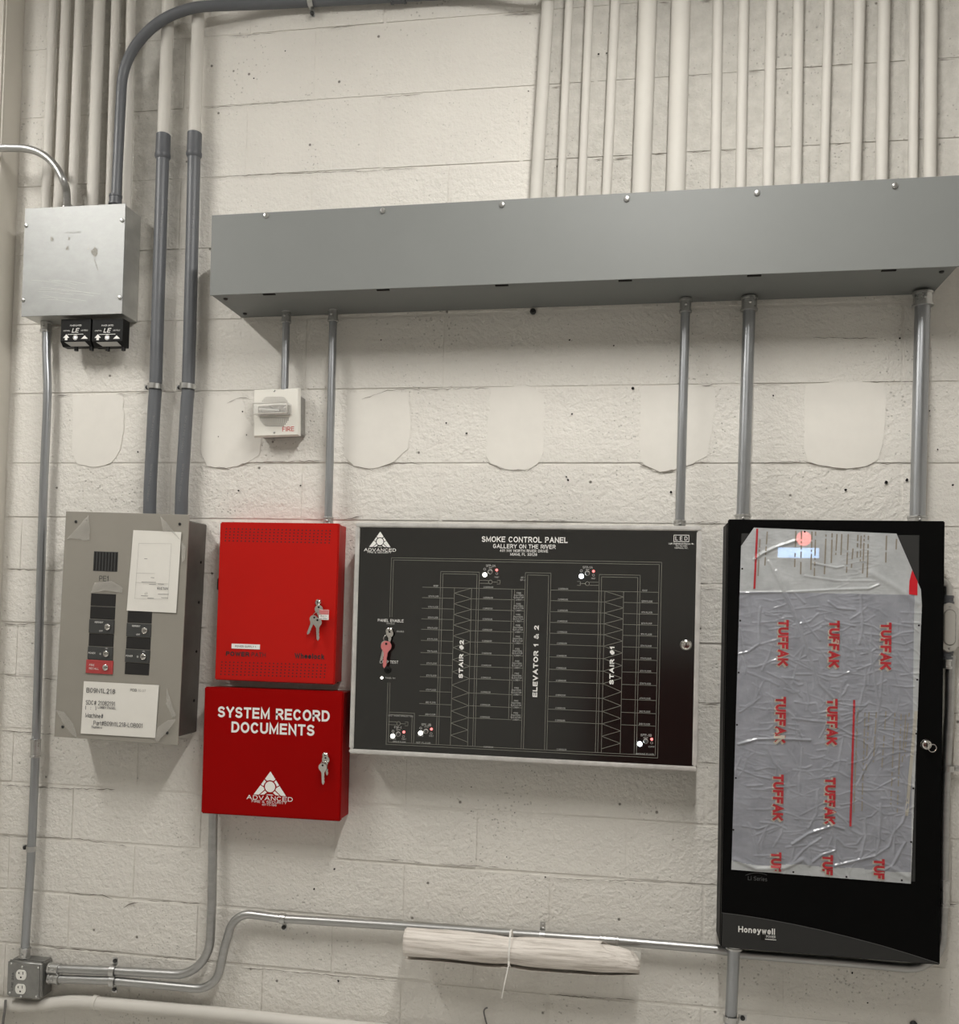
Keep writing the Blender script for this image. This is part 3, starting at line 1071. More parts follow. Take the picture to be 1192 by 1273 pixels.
left_set = [(66, 0, 56.6, 252, 11.5), (82, 0, 72, 252, 12), (99, 0, 89.5, 252, 12), (124, 0, 115, 250, 15.5), (144, 0, 136.5, 250, 11.5), (163, 0, 157.5, 252, 12)]
for i, (xt, yt, xb, yb, w) in enumerate(left_set):
    zb = PBTOP - 0.006
    straight_conduit(xt, yt, xb, yb, w, '%swhite painted conduit, %s from the left above the pull box' % ('thicker ' if w > 14 else '', ordw[i]), 'white conduits above the pull box', zb)


# ------------------------------------------------------------------ conduit builder
def offs(pts, loc):
    return [Vector(p) - loc for p in pts]


def ring_part(name, p, d, r, length, m, parent, n=16, lip=True):
    """sleeve around a pipe: p centre, d direction"""
    L_ = length / 2
    bm = bmesh.new()
    prof = [(-L_, r * 0.9), (-L_ + 0.001, r), (L_ - 0.001, r), (L_, r * 0.9)]
    if lip:
        prof = [(-L_, r * 0.95), (-L_ + 0.001, r * 1.12), (-L_ + 0.006, r * 1.12), (-L_ + 0.007, r), (L_ - 0.007, r), (L_ - 0.006, r * 1.08), (L_ - 0.001, r * 1.08), (L_, r * 0.95)]
    lathe(bm, p, d, prof, n)
    return obj(name, bm, m, parent, smooth=True)


def connector(p, d, r, parent, length=0.034, side=(0, -1, 0)):
    c = ring_part('connector', p, d, r * 1.24, length, M_['zinc'], parent)
    bm = lathe(bmesh.new(), Vector(p) + Vector(side) * r * 1.2, side, [(0, 0.004), (0.004, 0.004), (0.0055, 0.002)], 10)
    obj('set_screw', bm, M_['zinc'], c, smooth=True)
    return c


def strap(p, d, r, sidev, parent, m=None, sc='blackm'):
    """one-hole strap: band over the pipe and a screwed tab at its side"""
    m = m or M_['zinc']
    p, d, s = Vector(p), Vector(d).normalized(), Vector(sidev).normalized()
    f = Vector((0, -1, 0))
    bm = bmesh.new()
    hw = 0.0075
    n = 12
    prev = None
    R1 = r * 1.05 + 0.0022
    pts = []
    for k in range(n + 1):
        a = math.pi * k / n - 0.15 + 0.3 * k / n
        pts.append(s * math.cos(a) * R1 + f * math.sin(a) * R1)
    pts = [s * (R1 + 0.021) + f * (-r * 0.75)] + [s * R1 + f * (-r * 0.75)] + pts
    fs = []
    for q in pts:
        c = (bm.verts.new(p + q + d * hw), bm.verts.new(p + q - d * hw))
        if prev:
            fs.append(bm.faces.new((prev[0], prev[1], c[1], c[0])))
        prev = c
    bmesh.ops.recalc_face_normals(bm, faces=fs)
    bmesh.ops.solidify(bm, geom=fs, thickness=0.002)
    o = obj('strap', bm, m, parent, smooth=True)
    q = p + s * (R1 + 0.011) + f * (-r * 0.75 + 0.001)
    obj('strap_screw', lathe(bmesh.new(), q, f, [(0, 0.0062), (0.004, 0.0062), (0.006, 0.003)], 10), M_[sc], o, smooth=True)
    return o


def run(name, label, pts, r, m, group=None, n=16):
    loc = Vector(pts[0])
    t_ = thing(name, label, 'conduit', loc, 0, group)
    obj('tube', tube(bmesh.new(), offs(pts, loc), r, n), m, t_, smooth=True)
    return t_, loc


# grey PVC with the big sweep over the top
r = 0.0148
d = 0.072
pts = [P(144, 252, d)] + [P(x, y, dd) for x, y, dd in [(147, 190, d), (150, 130, d), (152.5, 96, d), (160, 72, d), (173, 51, d), (192, 32, d), (214, 18.5, d), (240, 10, d), (262, 7.5, 0.066), (290, 6.5, 0.050), (330, 5, 0.034), (387, 2, 0.026), (460, -2, 0.026), (560, -8, 0.028), (620, -11.5, 0.048), (650, -13.5, 0.066), (690, -16, 0.072)]]
pts[0].z = PBTOP - 0.003
t, loc = run('grey_conduit', 'thick grey plastic conduit sweeping from the pull box over to the right', catmull(pts, 6), r, M_['pvc'])
c = ring_part('coupling', P(495, -4, 0.026) - loc, P(520, -5.5, d) - P(470, -2.5, d), r * 1.2, 0.045, M_['pvc_lo'], t)
strap(P(387, 2, 0.027) - loc, P(420, 0, d) - P(360, 4, d), r, (0, 0, -1), t)
ring_part('connector', P(143.5, 249, d) - loc, (0, 0, 1), r * 1.18, 0.03, M_['pvc_lo'], t)

# two grey PVC drops whose upper halves are painted white
GP = Face((83, 636), (236, 639.5), (220.3, 925.7), (66, 916.5), 0.122)
for k, (xt, xj, yj, mid, xb, lab) in enumerate([
    (209.5, 203.2, 168, [(196.5, 380), (193.5, 478), (192, 500), (189, 560), (186.8, 605)], 186, 'nearer the pull box'),
    (247, 242, 166, [(237.5, 350), (234, 478), (232.5, 500), (229, 560), (226.2, 605)], 225.5, 'nearer the wireway')]):
    r = 0.0185
    d = 0.034
    pj = P(xj, yj, d)
    pt = P(xt, 0, d)
    dv = pt - pj
    top = pj + dv * ((CEIL - pj.z) / dv.z)
    bot = P(xb, 640, d)
    bot.z = GP.loc.z + GP.hh - 0.016
    low = [pj - dv * 0.01] + [P(x, y, d) for x, y in mid] + [bot]
    t = thing('plastic_conduit', 'grey plastic conduit with white painted upper half, %s' % lab, 'conduit', bot, 0, 'grey plastic drops behind the pull box')
    obj('tube', tube(bmesh.new(), offs(catmull(low, 6), bot), r, 18), M_['pvc'], t, smooth=True)
    obj('painted_tube', tube(bmesh.new(), offs([pj, top], bot), r * 0.97, 18), M_['pipe_paint'], t, smooth=True)
    bm = lathe(bmesh.new(), pj - bot, -dv, [(-0.002, r * 1.0), (0.0, r * 1.13), (0.052, r * 1.13), (0.058, r * 1.22), (0.066, r * 1.22), (0.073, r * 1.02)], 20)
    obj('coupling', bm, M_['pvc_lo'], t, smooth=True)
    ps = P(xj - 9.5 + (1.2 if k else 0), 481, d)
    strap(ps - bot, P(xj - 9, 470, d) - P(xj - 10, 500, d), r, (-1, 0, 0.05), t)
    for q, (x, y) in enumerate([(mid[3][0] - 0.5, 540), (mid[4][0] - 1, 600), (xj - 3, 280)]):
        p = P(x, y, d + r * 1.05) - bot
        printed('pipe_print', M_['print_dim'], t, text, 'SCH 40 PVC CONDUIT', (p.x, p.z), 0.006, p.y, w=0.11, ang=math.radians(-95))

# steel conduit coming in from the left into the pull box top
r, d = 0.0108, 0.112
pts = [P(x, y, d) for x, y in [(-60, 185), (-20, 184.6), (15, 184), (38, 186), (56, 194), (70, 208), (79, 225), (83, 240)]]
e = P(83.5, 254, 0.055)
e.z = PBTOP - 0.002
pts = pts[:-1] + [P(82.6, 238, 0.08), e]
t, loc = run('steel_conduit', 'shiny steel conduit bending from the left edge into the pull box', catmull(pts, 7), r, M_['emt_h'])
connector(e - loc + Vector((0, 0, 0.012)), (0, 0, 1), r, t, 0.026)

# ------------------------------------------------------------------ steel drops from the wireway
STROBE = Face((314.5, 484), (371.5, 482.5), (371.8, 541.5), (315, 543), 0.052)
drops = [
    (356, 392, 353.8, 484, 9.5, STROBE.loc.z + STROBE.hh - 0.004, 'short steel conduit between the wireway and the white strobe'),
    (414.3, 390, 408, 648, 10.0, None, 'thin steel conduit dropping from the wireway to the upper red box'),
    (852.2, 378, 845, 650, 11.0, None, 'steel conduit dropping from the wireway to the black diagram panel'),
    (931.5, 375, 923, 645, 14.5, None, 'steel conduit dropping from the wireway to the left top of the film-covered cabinet'),
    (1147, 370, 1140.3, 645, 17.0, None, 'thickest steel conduit dropping from the wireway to the right top of the film-covered cabinet'),
]
RB = Face((273.5, 648.6), (421.5, 651), (415.8, 851.4), (266.8, 845), 0.072)
SP = Face((442, 650), (873, 653.5), (865.8, 959), (433.8, 936.5), 0.100)
BC = Face((905.4, 646), (1175.8, 647.3), (1167, 1199.5), (896, 1177.8), 0.125)
tops = [drops[0][5], RB.loc.z + RB.hh - 0.003, SP.loc.z + SP.hh - 0.003, BC.loc.z + BC.hh - 0.003, BC.loc.z + BC.hh - 0.003]
for (xt, yt, xb, yb, w, _, lab), zt in zip(drops, tops):
    r = w * 0.5 * 0.00222
    d = 0.040
    a, b = P(xt, yt, d), P(xb, yb, d)
    dv = a - b
    a2 = b + dv * ((TROUGH_BOT + 0.002 - b.z) / dv.z)
    b2 = b + dv * ((zt - b.z) / dv.z)
    t, loc = run('steel_conduit', lab, [b2, a2], r, M_['emt'], 'steel conduits below the wireway')
    un = dv.normalized()
    connector(a2 - loc - un * 0.020, un, r, t, 0.038)
    if zt != tops[0]:
        connector(b2 - loc + un * 0.012, un, r, t, 0.024)

# dark threaded plug showing under the wireway
c = P(662, 387, 0.012)
o = obj('anchor_plug', lathe(bmesh.new(), (0, 0, 0), (0, -1, 0), [(0, 0.0085), (0.006, 0.0085), (0.009, 0.005)], 9), M_['blackm'], None, smooth=True)
o.location = (c.x, -0.001, c.z + 0.002)
tag(o, 'small dark anchor plug in the wall just under the wireway', 'wall anchor')

# ------------------------------------------------------------------ left conduit, outlet box and the low runs
OB = Face((8, 1193.5), (52.5, 1197.5), (49.6, 1243.5), (7.5, 1239.5), 0.058)
r, d = 0.0122, 0.030
pts = [P(57.4, 404, d)] + [P(x, y, d) for x, y in [(57.8, 440), (59, 480), (58.2, 515), (54.5, 600), (50, 740), (46.2, 880), (42, 990), (39.2, 1052), (37, 1092), (33.5, 1140), (31.8, 1168), (31.0, 1186)]]
pts[0].z = PBBOT + 0.002
pts[-1].z = OB.loc.z + OB.hh - 0.004
t, loc = run('steel_conduit', 'long steel conduit from the pull box down to the outlet box', catmull(pts, 5), r, M_['emt'])
connector(pts[0] - loc - Vector((0, 0, 0.016)), (0, 0, 1), r, t, 0.032)
connector(pts[-1] - loc + Vector((0, 0, 0.018)), (0.03, 0, 1), r, t, 0.034)
ring_part('coupling', P(44.3, 930, d) - loc, P(46, 880, d) - P(42, 990, d), r * 1.16, 0.055, M_['zinc'], t)
strap(P(39.3, 1055, d) - loc, P(41, 1020, d) - P(38, 1080, d), r, (-1, 0, 0), t)

OBZ = OB.loc.z
r, d = 0.0125, 0.032
xs_ = OB.loc.x + OB.hw
p0 = P(64, 1204, d)
pts = [p0] + [P(x, y, d) for x, y in [(140, 1207), (259.5, 1213.5), (263.5, 1120), (265, 1010)]]
rb = Face((255, 854.5), (427, 859.4), (422.6, 1020.8), (249, 1011.6), 0.083)
DB = rb
pts[-1].z = DB.loc.z - DB.hh + 0.003
t, loc = run('steel_conduit', 'upper steel conduit from the outlet box bending up to the lower red box', fillet(pts, [0, 0.11, 0.3], 10), r, M_['emt_h'])
connector(P(68, 1204, d) - loc, (1, 0, 0), r, t, 0.034)
strap(P(141, 1207, d) - loc, (1, 0, -0.02), r, (0, 0, 1), t)
p0 = P(64, 1216.5, d)
pts = [p0] + [P(x, y, d) for x, y in [(140, 1219), (268, 1231), (279, 1178), (292, 1134), (352, 1142), (497, 1151), (640, 1161), (760, 1169), (895, 1180.5), (922, 1186), (1057, 1196.5), (1169.5, 1207), (1172.5, 1120), (1174, 1000), (1175.5, 960), (1180, 880), (1181, 815)]]
t, loc = run('steel_conduit', 'lower steel conduit running from the outlet box along under the panels', fillet(pts, [0, 0.10, 0.3, 0.11, 0, 0, 0, 0, 0.3, 0.3, 0, 0.085, 0.3, 0.4, 0.4, 0.4], 10), r * 0.96, M_['emt_h'])
connector(P(68, 1216.5, d) - loc, (1, 0, 0), r, t, 0.034)
strap(P(141, 1219.3, d) - loc, (1, 0, -0.02), r, (0, 0, -1), t)
strap(P(352, 1142, d) - loc, (1, 0, -0.03), r, (0, 0, -1), t)
strap(P(674, 1164, d) - loc, (1, 0, -0.03), r, (0, 0, 1), t, sc='zinc')
ring_part('coupling', P(757, 1169, d) - loc, P(800, 1172, d) - P(700, 1165, d), r * 1.15, 0.05, M_['zinc'], t)
ring_part('coupling', P(1172.7, 1110, d) - loc, (0, 0, 1), r * 1.16, 0.068, M_['zinc'], t)
strap(P(1177, 955, d) - loc, (0, 0, 1), r, (1, 0, 0), t, sc='zinc')

# conduit leaving the bottom of the film-covered cabinet
r, d = 0.0150, 0.066
a, b = P(912.5, 1180, d), P(907, 1300, d)
a.z = BC.loc.z - BC.hh + 0.003
b2 = a + (b - a) * ((0.0 - a.z) / (b.z - a.z))
t, loc = run('steel_conduit', 'steel conduit leaving the bottom of the film-covered cabinet towards the floor', [b2, a], r, M_['emt'])
strap(P(909, 1266, d) - loc, a - b, r, (1, 0, 0), t)
connector(a - loc - Vector((0, 0, 0.013)), (0, 0, 1), r, t, 0.026)

# white painted pipe along the bottom left
r, d = 0.0185, 0.026
pts = [P(x, y, d) for x, y in [(-120, 1243), (-30, 1247), (20, 1249.5), (40, 1251), (62, 1248), (90, 1245.5), (120, 1247), (200, 1254), (300, 1263), (440, 1278), (700, 1300)]]
pp = catmull(pts, 6)
rad = [r * (0.84 if abs(p.x - P(42, 1250, d).x) < 0.03 else 1.0) for p in pp]
loc = Vector(pp[0])
t = thing('painted_pipe', 'white painted pipe running low along the wall below the outlet box', 'conduit', loc)
obj('tube', tube(bmesh.new(), offs(pp, loc), r, 18, radii=rad), M_['pipe_paint'], t, smooth=True)
ring_part('coupling', P(118, 1246.5, d) - loc, (1, 0, -0.06), r * 1.13, 0.016, M_['pipe_paint'], t, lip=False)
ring_part('coupling', P(434, 1278, d) - loc, (1, 0, -0.09), r * 1.13, 0.03, M_['pipe_paint'], t, lip=False)

# thin cable dropping out of frame at the far lower left
pts = [P(7, 1243, 0.05), P(6, 1256, 0.052), P(3.5, 1275, 0.045), P(1, 1330, 0.02), P(1, 1420, 0.012)]
o = obj('grey_cable', tube(bmesh.new(), offs(catmull(pts, 6), pts[0]), 0.0035, 10), M_['wire'], None, smooth=True)
o.location = pts[0]
tag(o, 'thin grey cable hanging from the outlet box over the white pipe', 'cable')

# ------------------------------------------------------------------ outlet box
F = OB
t = F.thing('outlet_box', 'square steel outlet box with two white receptacles at the lower left', 'outlet box')
bm = B(-F.hw + 0.003, F.hw - 0.001, -0.044, -0.001, -F.hh + 0.002, F.hh - 0.002, bev=0.004, seg=2)
obj('body', bm, M_['outbox'], t, smooth=True)
bm = bmesh.new()
box(bm, -F.hw, F.hw, -0.058, -0.044, -F.hh, F.hh, bev=0.006, seg=3)
obj('cover', bm, M_['outbox'], t, smooth=True)
cc = F.l(26.5, 1218)
for k, (px, py) in enumerate([(26.7, 1211.8), (25.8, 1229.3)]):
    c = F.l(px, py)
    rr = 0.0175
    oc = []
    for i in range(24):
        a = 2 * math.pi * i / 24
        oc.append((c.x + rr * 0.95 * math.cos(a), c.y + max(-rr * 0.80, min(rr * 0.80, rr * math.sin(a)))))
    o = obj('receptacle', prism(bmesh.new(), oc, -0.0605, -0.0575), M_['outlet'], t)
    s = bmesh.new()
    for dx, h in ((-0.0062, 0.0065), (0.0062, 0.0085)):
        flat(s, [(c.x + dx - 0.0011, c.y + 0.002), (c.x + dx + 0.0011, c.y + 0.002), (c.x + dx + 0.0011, c.y + 0.002 + h), (c.x + dx - 0.0011, c.y + 0.002 + h)], -0.0607)
    flat(s, [(c.x - 0.009, c.y + 0.0045), (c.x - 0.0065, c.y + 0.0045), (c.x - 0.0065, c.y + 0.0066), (c.x - 0.009, c.y + 0.0066)], -0.0608)
    fcirc(s, (c.x, c.y - 0.0065), 0.0028, -0.0607, 10)
    obj('slots', s, M_['dark'], o)
for px, py in [(14, 1198), (47.5, 1203), (12, 1234), (45, 1239.5), (27.5, 1202), (26, 1239)]:
    screw('screw', F.l(px, py), 0.0032, 0.058, M_['zinc'], t)
tx = bmesh.new()
text(tx, 'LINE 20A', F.l(15.5, 1220), 0.006, -0.0584, w=0.052, ang=math.radians(88), bold=0.02)
obj('stencil', tx, M_['ink'], t)

# ------------------------------------------------------------------ conduit body on the right
LBc = P(1180.5, 780, 0.055)
t = thing('conduit_body', 'oval cast metal conduit body beside the film-covered cabinet', 'conduit fitting', (LBc.x, 0, LBc.z))


def stadium(hw, hh, n=10):
    return [(hw * math.cos(a), hh - hw + hw * math.sin(a)) for a in [math.pi * i / n for i in range(n + 1)]] + \
           [(-hw * math.cos(a), -(hh - hw) - hw * math.sin(a)) for a in [math.pi * i / n for i in range(n + 1)]]


obj('body', prism(bmesh.new(), stadium(0.0165, 0.062), -0.050, -0.008), M_['cast'], t)
lid = obj('cover', prism(bmesh.new(), [(x, z_) for x, z_ in stadium(0.0205, 0.060)], -0.055, -0.0498), M_['cast'], t)
bm = bmesh.new()
so, si = stadium(0.0150, 0.046), stadium(0.0125, 0.0435)
for i in range(len(so)):
    j = (i + 1) % len(so)
    flat(bm, [so[i], so[j], si[j], si[i]], -0.0553)
obj('gasket_line', bm, M_['scuff'], lid)
obj('raised_panel', prism(bmesh.new(), stadium(0.0120, 0.043), -0.0575, -0.0548), M_['cast'], lid)
for s in (-1, 1):
    screw('screw', (0, s * 0.053), 0.0032, 0.055, M_['zinc'], lid)
ring_part('hub', (0, -0.031, -0.070), (0, 0, 1), 0.0155, 0.022, M_['pvc_lo'], t)
ring_part('hub', (0, -0.031, 0.070), (0, 0, 1), 0.0150, 0.022, M_['pvc_lo'], t)
ring_part('connector', (0.001, -0.031, -0.092), (0, 0, 1), 0.0145, 0.026, M_['zinc'], t)
bm = tube(bmesh.new(), fillet([(0, -0.031, 0.080), (0, -0.031, 0.112), (-0.04, -0.031, 0.116)], 0.016, 6), 0.0115, 14)
obj('elbow', bm, M_['zinc'], t, smooth=True)
bm = lathe(bmesh.new(), (-0.012, -0.031, 0.113), (-1, 0, 0), [(0, 0.017), (0.01, 0.017), (0.012, 0.014)], 8)
obj('locknut', bm, M_['blackm'], t)

# ------------------------------------------------------------------ black control modules under the pull box
for k, (x0, x1, xl) in enumerate([(75.5, 113.5, 'left'), (114.5, 153.5, 'right')]):
    d0 = 0.078
    tl, tr = P(x0, 402, d0), P(x1, 401.5, d0)
    bl = P(x0, 424.5, d0)
    loc = Vector(((tl.x + tr.x) / 2, -0.050, (tl.z + bl.z) / 2))
    hw, hh = (tr.x - tl.x) / 2, (tl.z - bl.z) / 2
    t = thing('relay_module', 'small black relay module under the pull box, %s of the pair' % xl, 'relay module', loc, 0, 'relay modules under the pull box')
    fy = -(d0 - 0.050)
    bm = bmesh.new()
    # chamfered lower front
    prof = [(fy, hh + 0.012), (fy, -hh), (fy + 0.012, -hh - 0.013), (0.008, -hh - 0.013), (0.008, hh + 0.012)]
    vs = [[bm.verts.new((sx * hw * 0.97, y, z_)) for y, z_ in prof] for sx in (-1, 1)]
    n = len(prof)
    bm.faces.new(vs[0])
    bm.faces.new(vs[1][::-1])
    for i in range(n):
        bm.faces.new((vs[0][i], vs[1][i], vs[1][(i + 1) % n], vs[0][(i + 1) % n]))
    bmesh.ops.recalc_face_normals(bm, faces=bm.faces)
    body = obj('body', bm, M_['modblack'], t)
    bm = bmesh.new()
    q = [(-hw * 0.72, 0.1), (hw * 0.62, 0.1), (hw * 0.80, 0.92), (-hw * 0.40, 0.92)]
    f = bm.faces.new([bm.verts.new((x, fy + 0.012 * s - 0.0006, -hh - 0.013 * s - 0.0006)) for x, s in q])
    f.normal_update()
    if f.normal.y > 0:
        f.normal_flip()
    obj('label', bm, M_['modlabel'], body)
    for x in (-0.15, 0.85):
        obj('terminal', tube(bmesh.new(), [(hw * x, fy + 0.018, -hh - 0.012), (hw * x, fy + 0.018, -hh - 0.024)], 0.006, 10), M_['modblack'], t)
    pr = bmesh.new()
    y = fy - 0.0006
    text(pr, 'POWER LIMITED', (0.0, hh * 0.72), 0.0045, y, w=hw * 0.75, bold=0.01)
    text(pr, 'LE', (0.0, hh * 0.18), 0.013, y, shear=0.3, bold=0.02)
    text(pr, 'CONTROL', (-hw * 0.58, hh * 0.16), 0.004, y, w=hw * 0.45)
    text(pr, 'CONTROLS', (hw * 0.58, hh * 0.16), 0.004, y, w=hw * 0.45)
    fline(pr, (-hw * 0.5, -hh * 0.25), (hw * 0.5, -hh * 0.25), 0.0015, y)
    flat(pr, [(-hw * 0.6 + a, -hh * 0.62 + b) for a, b in ((-0.010, 0), (0, 0.011), (0.010, 0), (0.004, 0), (0.004, -0.007), (-0.004, -0.007), (-0.004, 0))], y)
    flat(pr, [(hw * 0.6 + a, -hh * 0.62 + b) for a, b in ((-0.011, -0.004), (0, 0.006), (0.011, -0.004))], y)
    fring(pr, (0.0, -hh * 0.6), 0.006, 0.0075, y)
    obj('print', pr, M_['white'], body)
    obj('indicator', lathe(bmesh.new(), (0, fy, -hh * 0.6), (0, -1, 0), [(0, 0.0035), (0.002, 0.003), (0.003, 0.001)], 10), M_['ledw2'], t)

# ------------------------------------------------------------------ fire strobe
F = STROBE
t = F.thing('fire_strobe', 'square white fire alarm horn strobe marked FIRE under a short conduit', 'fire alarm')
fd = F.d
obj('back_box', B(-F.hw + 0.010, F.hw + 0.001, -0.040, -0.001, -F.hh + 0.004, F.hh - 0.020, bev=0.003), M_['strobebox'], t)
bm = bmesh.new()
# bevelled plate
o1 = [(-F.hw, -F.hh), (F.hw, -F.hh), (F.hw, F.hh), (-F.hw, F.hh)]
i1 = [(x * 0.95, z_ * 0.95) for x, z_ in o1]
va = [bm.verts.new((x, -0.038, z_)) for x, z_ in o1]
vb = [bm.verts.new((x, -0.046, z_)) for x, z_ in o1]
vc = [bm.verts.new((x, -0.052, z_)) for x, z_ in i1]
bm.faces.new(va)
bm.faces.new(vc)
for A, C in ((va, vb), (vb, vc)):
    for i in range(4):
        bm.faces.new((A[i], A[(i + 1) % 4], C[(i + 1) % 4], C[i]))
bmesh.ops.recalc_face_normals(bm, faces=bm.faces)
plate = obj('faceplate', bm, M_['strobe'], t)
gr = bmesh.new()
for j, (py, xa, xb) in enumerate([(494.2, 331, 352.2), (496.5, 328.5, 354.3), (498.7, 326.5, 356.5), (519.8, 324, 358), (522.2, 324, 358), (524.6, 326, 356), (527.1, 328.2, 354.3), (529.4, 330.5, 352)]):
    n = int(round((xb - xa) / 2.25))
    for i in range(n + 1):
        fcirc(gr, F.l(xa + (xb - xa) * i / n, py), 0.0017, -0.0523, 7)
obj('grille', gr, M_['hole'], plate)
for px, py in ((341, 486), (341, 537.6)):
    screw('screw', F.l(px, py), 0.003, 0.052, M_['zinc'], plate)
tx = bmesh.new()
text(tx, 'FIRE', F.l(358.3, 533.4), 0.0135, -0.0525, w=0.035, bold=0.01)
obj('lettering', tx, M_['fire'], plate)
# strobe lens: sloped housing, reflector, flash tube
LD = 0.088
a, b, c_, e = F.l(314.3, 500.6, LD), F.l(356.5, 500.6, LD), F.l(357, 514.2, LD), F.l(314.6, 513.4, LD)
x0, x1, z1, z0 = (a.x + e.x) / 2, (b.x + c_.x) / 2, (a.y + b.y) / 2, (c_.y + e.y) / 2
lens = bmesh.new()
fr = [(x0, z0), (x1, z0), (x1, z1), (x0, z1)]
bk = [(x0 - 0.008, z0 - 0.012), (x1 + 0.010, z0 - 0.012), (x1 + 0.010, z1 + 0.008), (x0 - 0.008, z1 + 0.008)]
vf = [lens.verts.new((x, -LD, z_)) for x, z_ in fr]
vk = [lens.verts.new((x, -0.0515, z_)) for x, z_ in fr]
lens.faces.new(vf)
for i in range(4):
    lens.faces.new((vf[i], vf[(i + 1) % 4], vk[(i + 1) % 4], vk[i]))
bmesh.ops.recalc_face_normals(lens, faces=lens.faces)
ln = obj('lens', lens, M_['clear'], t)
rim = bmesh.new()
for i in range(4):
    p, q = Vector((fr[i][0], -LD, fr[i][1])), Vector((fr[(i + 1) % 4][0], -LD, fr[(i + 1) % 4][1]))
    tube(rim, [p, q], 0.0016, 6)
obj('lens_rim', rim, M_['cast'], ln)
hs = bmesh.new()
zm = z0 - 0.001
box(hs, x0 + 0.002, x1 - 0.002, -0.060, -0.0515, z0 + 0.001, z1 - 0.001, bev=0.002)
obj('reflector_bed', hs, M_['chrome'], t)
rf = bmesh.new()
NR = 10
cx_, cz_ = (x0 + x1) / 2 + 0.012, (z0 + z1) / 2
prev = None
for i in range(NR + 1):
    a_ = math.pi * (i / NR)
    cur = [rf.verts.new((cx_ + 0.026 * math.cos(a_) * s, -0.062 - 0.016 * math.sin(a_) * s, cz_ + 0.011 * (2 * s - 1))) for s in (0.35, 1.0)]
    if prev:
        rf.faces.new((prev[0], prev[1], cur[1], cur[0]))
    prev = cur
bmesh.ops.solidify(rf, geom=list(rf.faces), thickness=0.001)
obj('reflector', rf, M_['chrome'], t, smooth=True)
obj('flash_tube', tube(bmesh.new(), [(x0 + 0.012, -0.072, cz_ + 0.002), (x1 - 0.03, -0.074, cz_ - 0.004)], 0.003, 8), M_['white'], t)

# ------------------------------------------------------------------ taupe key-switch panel (left)
F = GP
t = F.thing('elevator_panel', 'taupe steel key switch panel with two switch columns left of the red boxes', 'control panel')
fd = F.d
obj('back_box', B(-F.hw + 0.012, F.hw - 0.004, -0.116, -0.001, -F.hh + 0.022, F.hh - 0.016, bev=0.003), M_['greyside'], t)
cover = obj('cover', B(-F.hw, F.hw, -fd, -fd + 0.004, -F.hh, F.hh, bev=0.0008), M_['greyplate'], t)
for px, py in ((94.5, 648.5), (223.5, 651.5), (78, 903.5), (208, 911)):
    screw('screw', F.l(px, py), 0.0042, fd, M_['blackm'], cover)
for zf in (-0.32, -0.1, 0.12, 0.3):
    o = lathe(bmesh.new(), (F.hw - 0.004, -0.03, zf * F.h), (1, 0, 0), [(-0.002, 0.004), (0.002, 0.004), (0.003, 0.002)], 8)
    obj('knockout', o, M_['dark'], t)
qw = [F.l(116.5, 685.5), F.l(146.8, 686), F.l(146, 710.5), F.l(116.2, 710)]
wz0, wz1 = (qw[2].y + qw[3].y) / 2, (qw[0].y + qw[1].y) / 2
wx0, wx1 = (qw[0].x + qw[3].x) / 2, (qw[1].x + qw[2].x) / 2
lv = obj('louvre_window', B(wx0, wx1, -fd - 0.0006, -fd + 0.001, wz0, wz1), M_['brk'], t)
for k in range(8):
    x = wx0 + (wx1 - wx0) * (k + 0.5) / 8
    obj('louvre', B(x - 0.0015, x + 0.0015, -fd - 0.0022, -fd - 0.0004, wz0 + 0.002, wz1 - 0.002), M_['blk_brk'], lv)
tx = bmesh.new()
text(tx, 'PE1', F.l(129.5, 719.2), 0.0155, -fd - 0.0005, w=0.030)
obj('lettering', tx, M_['brk'], cover)


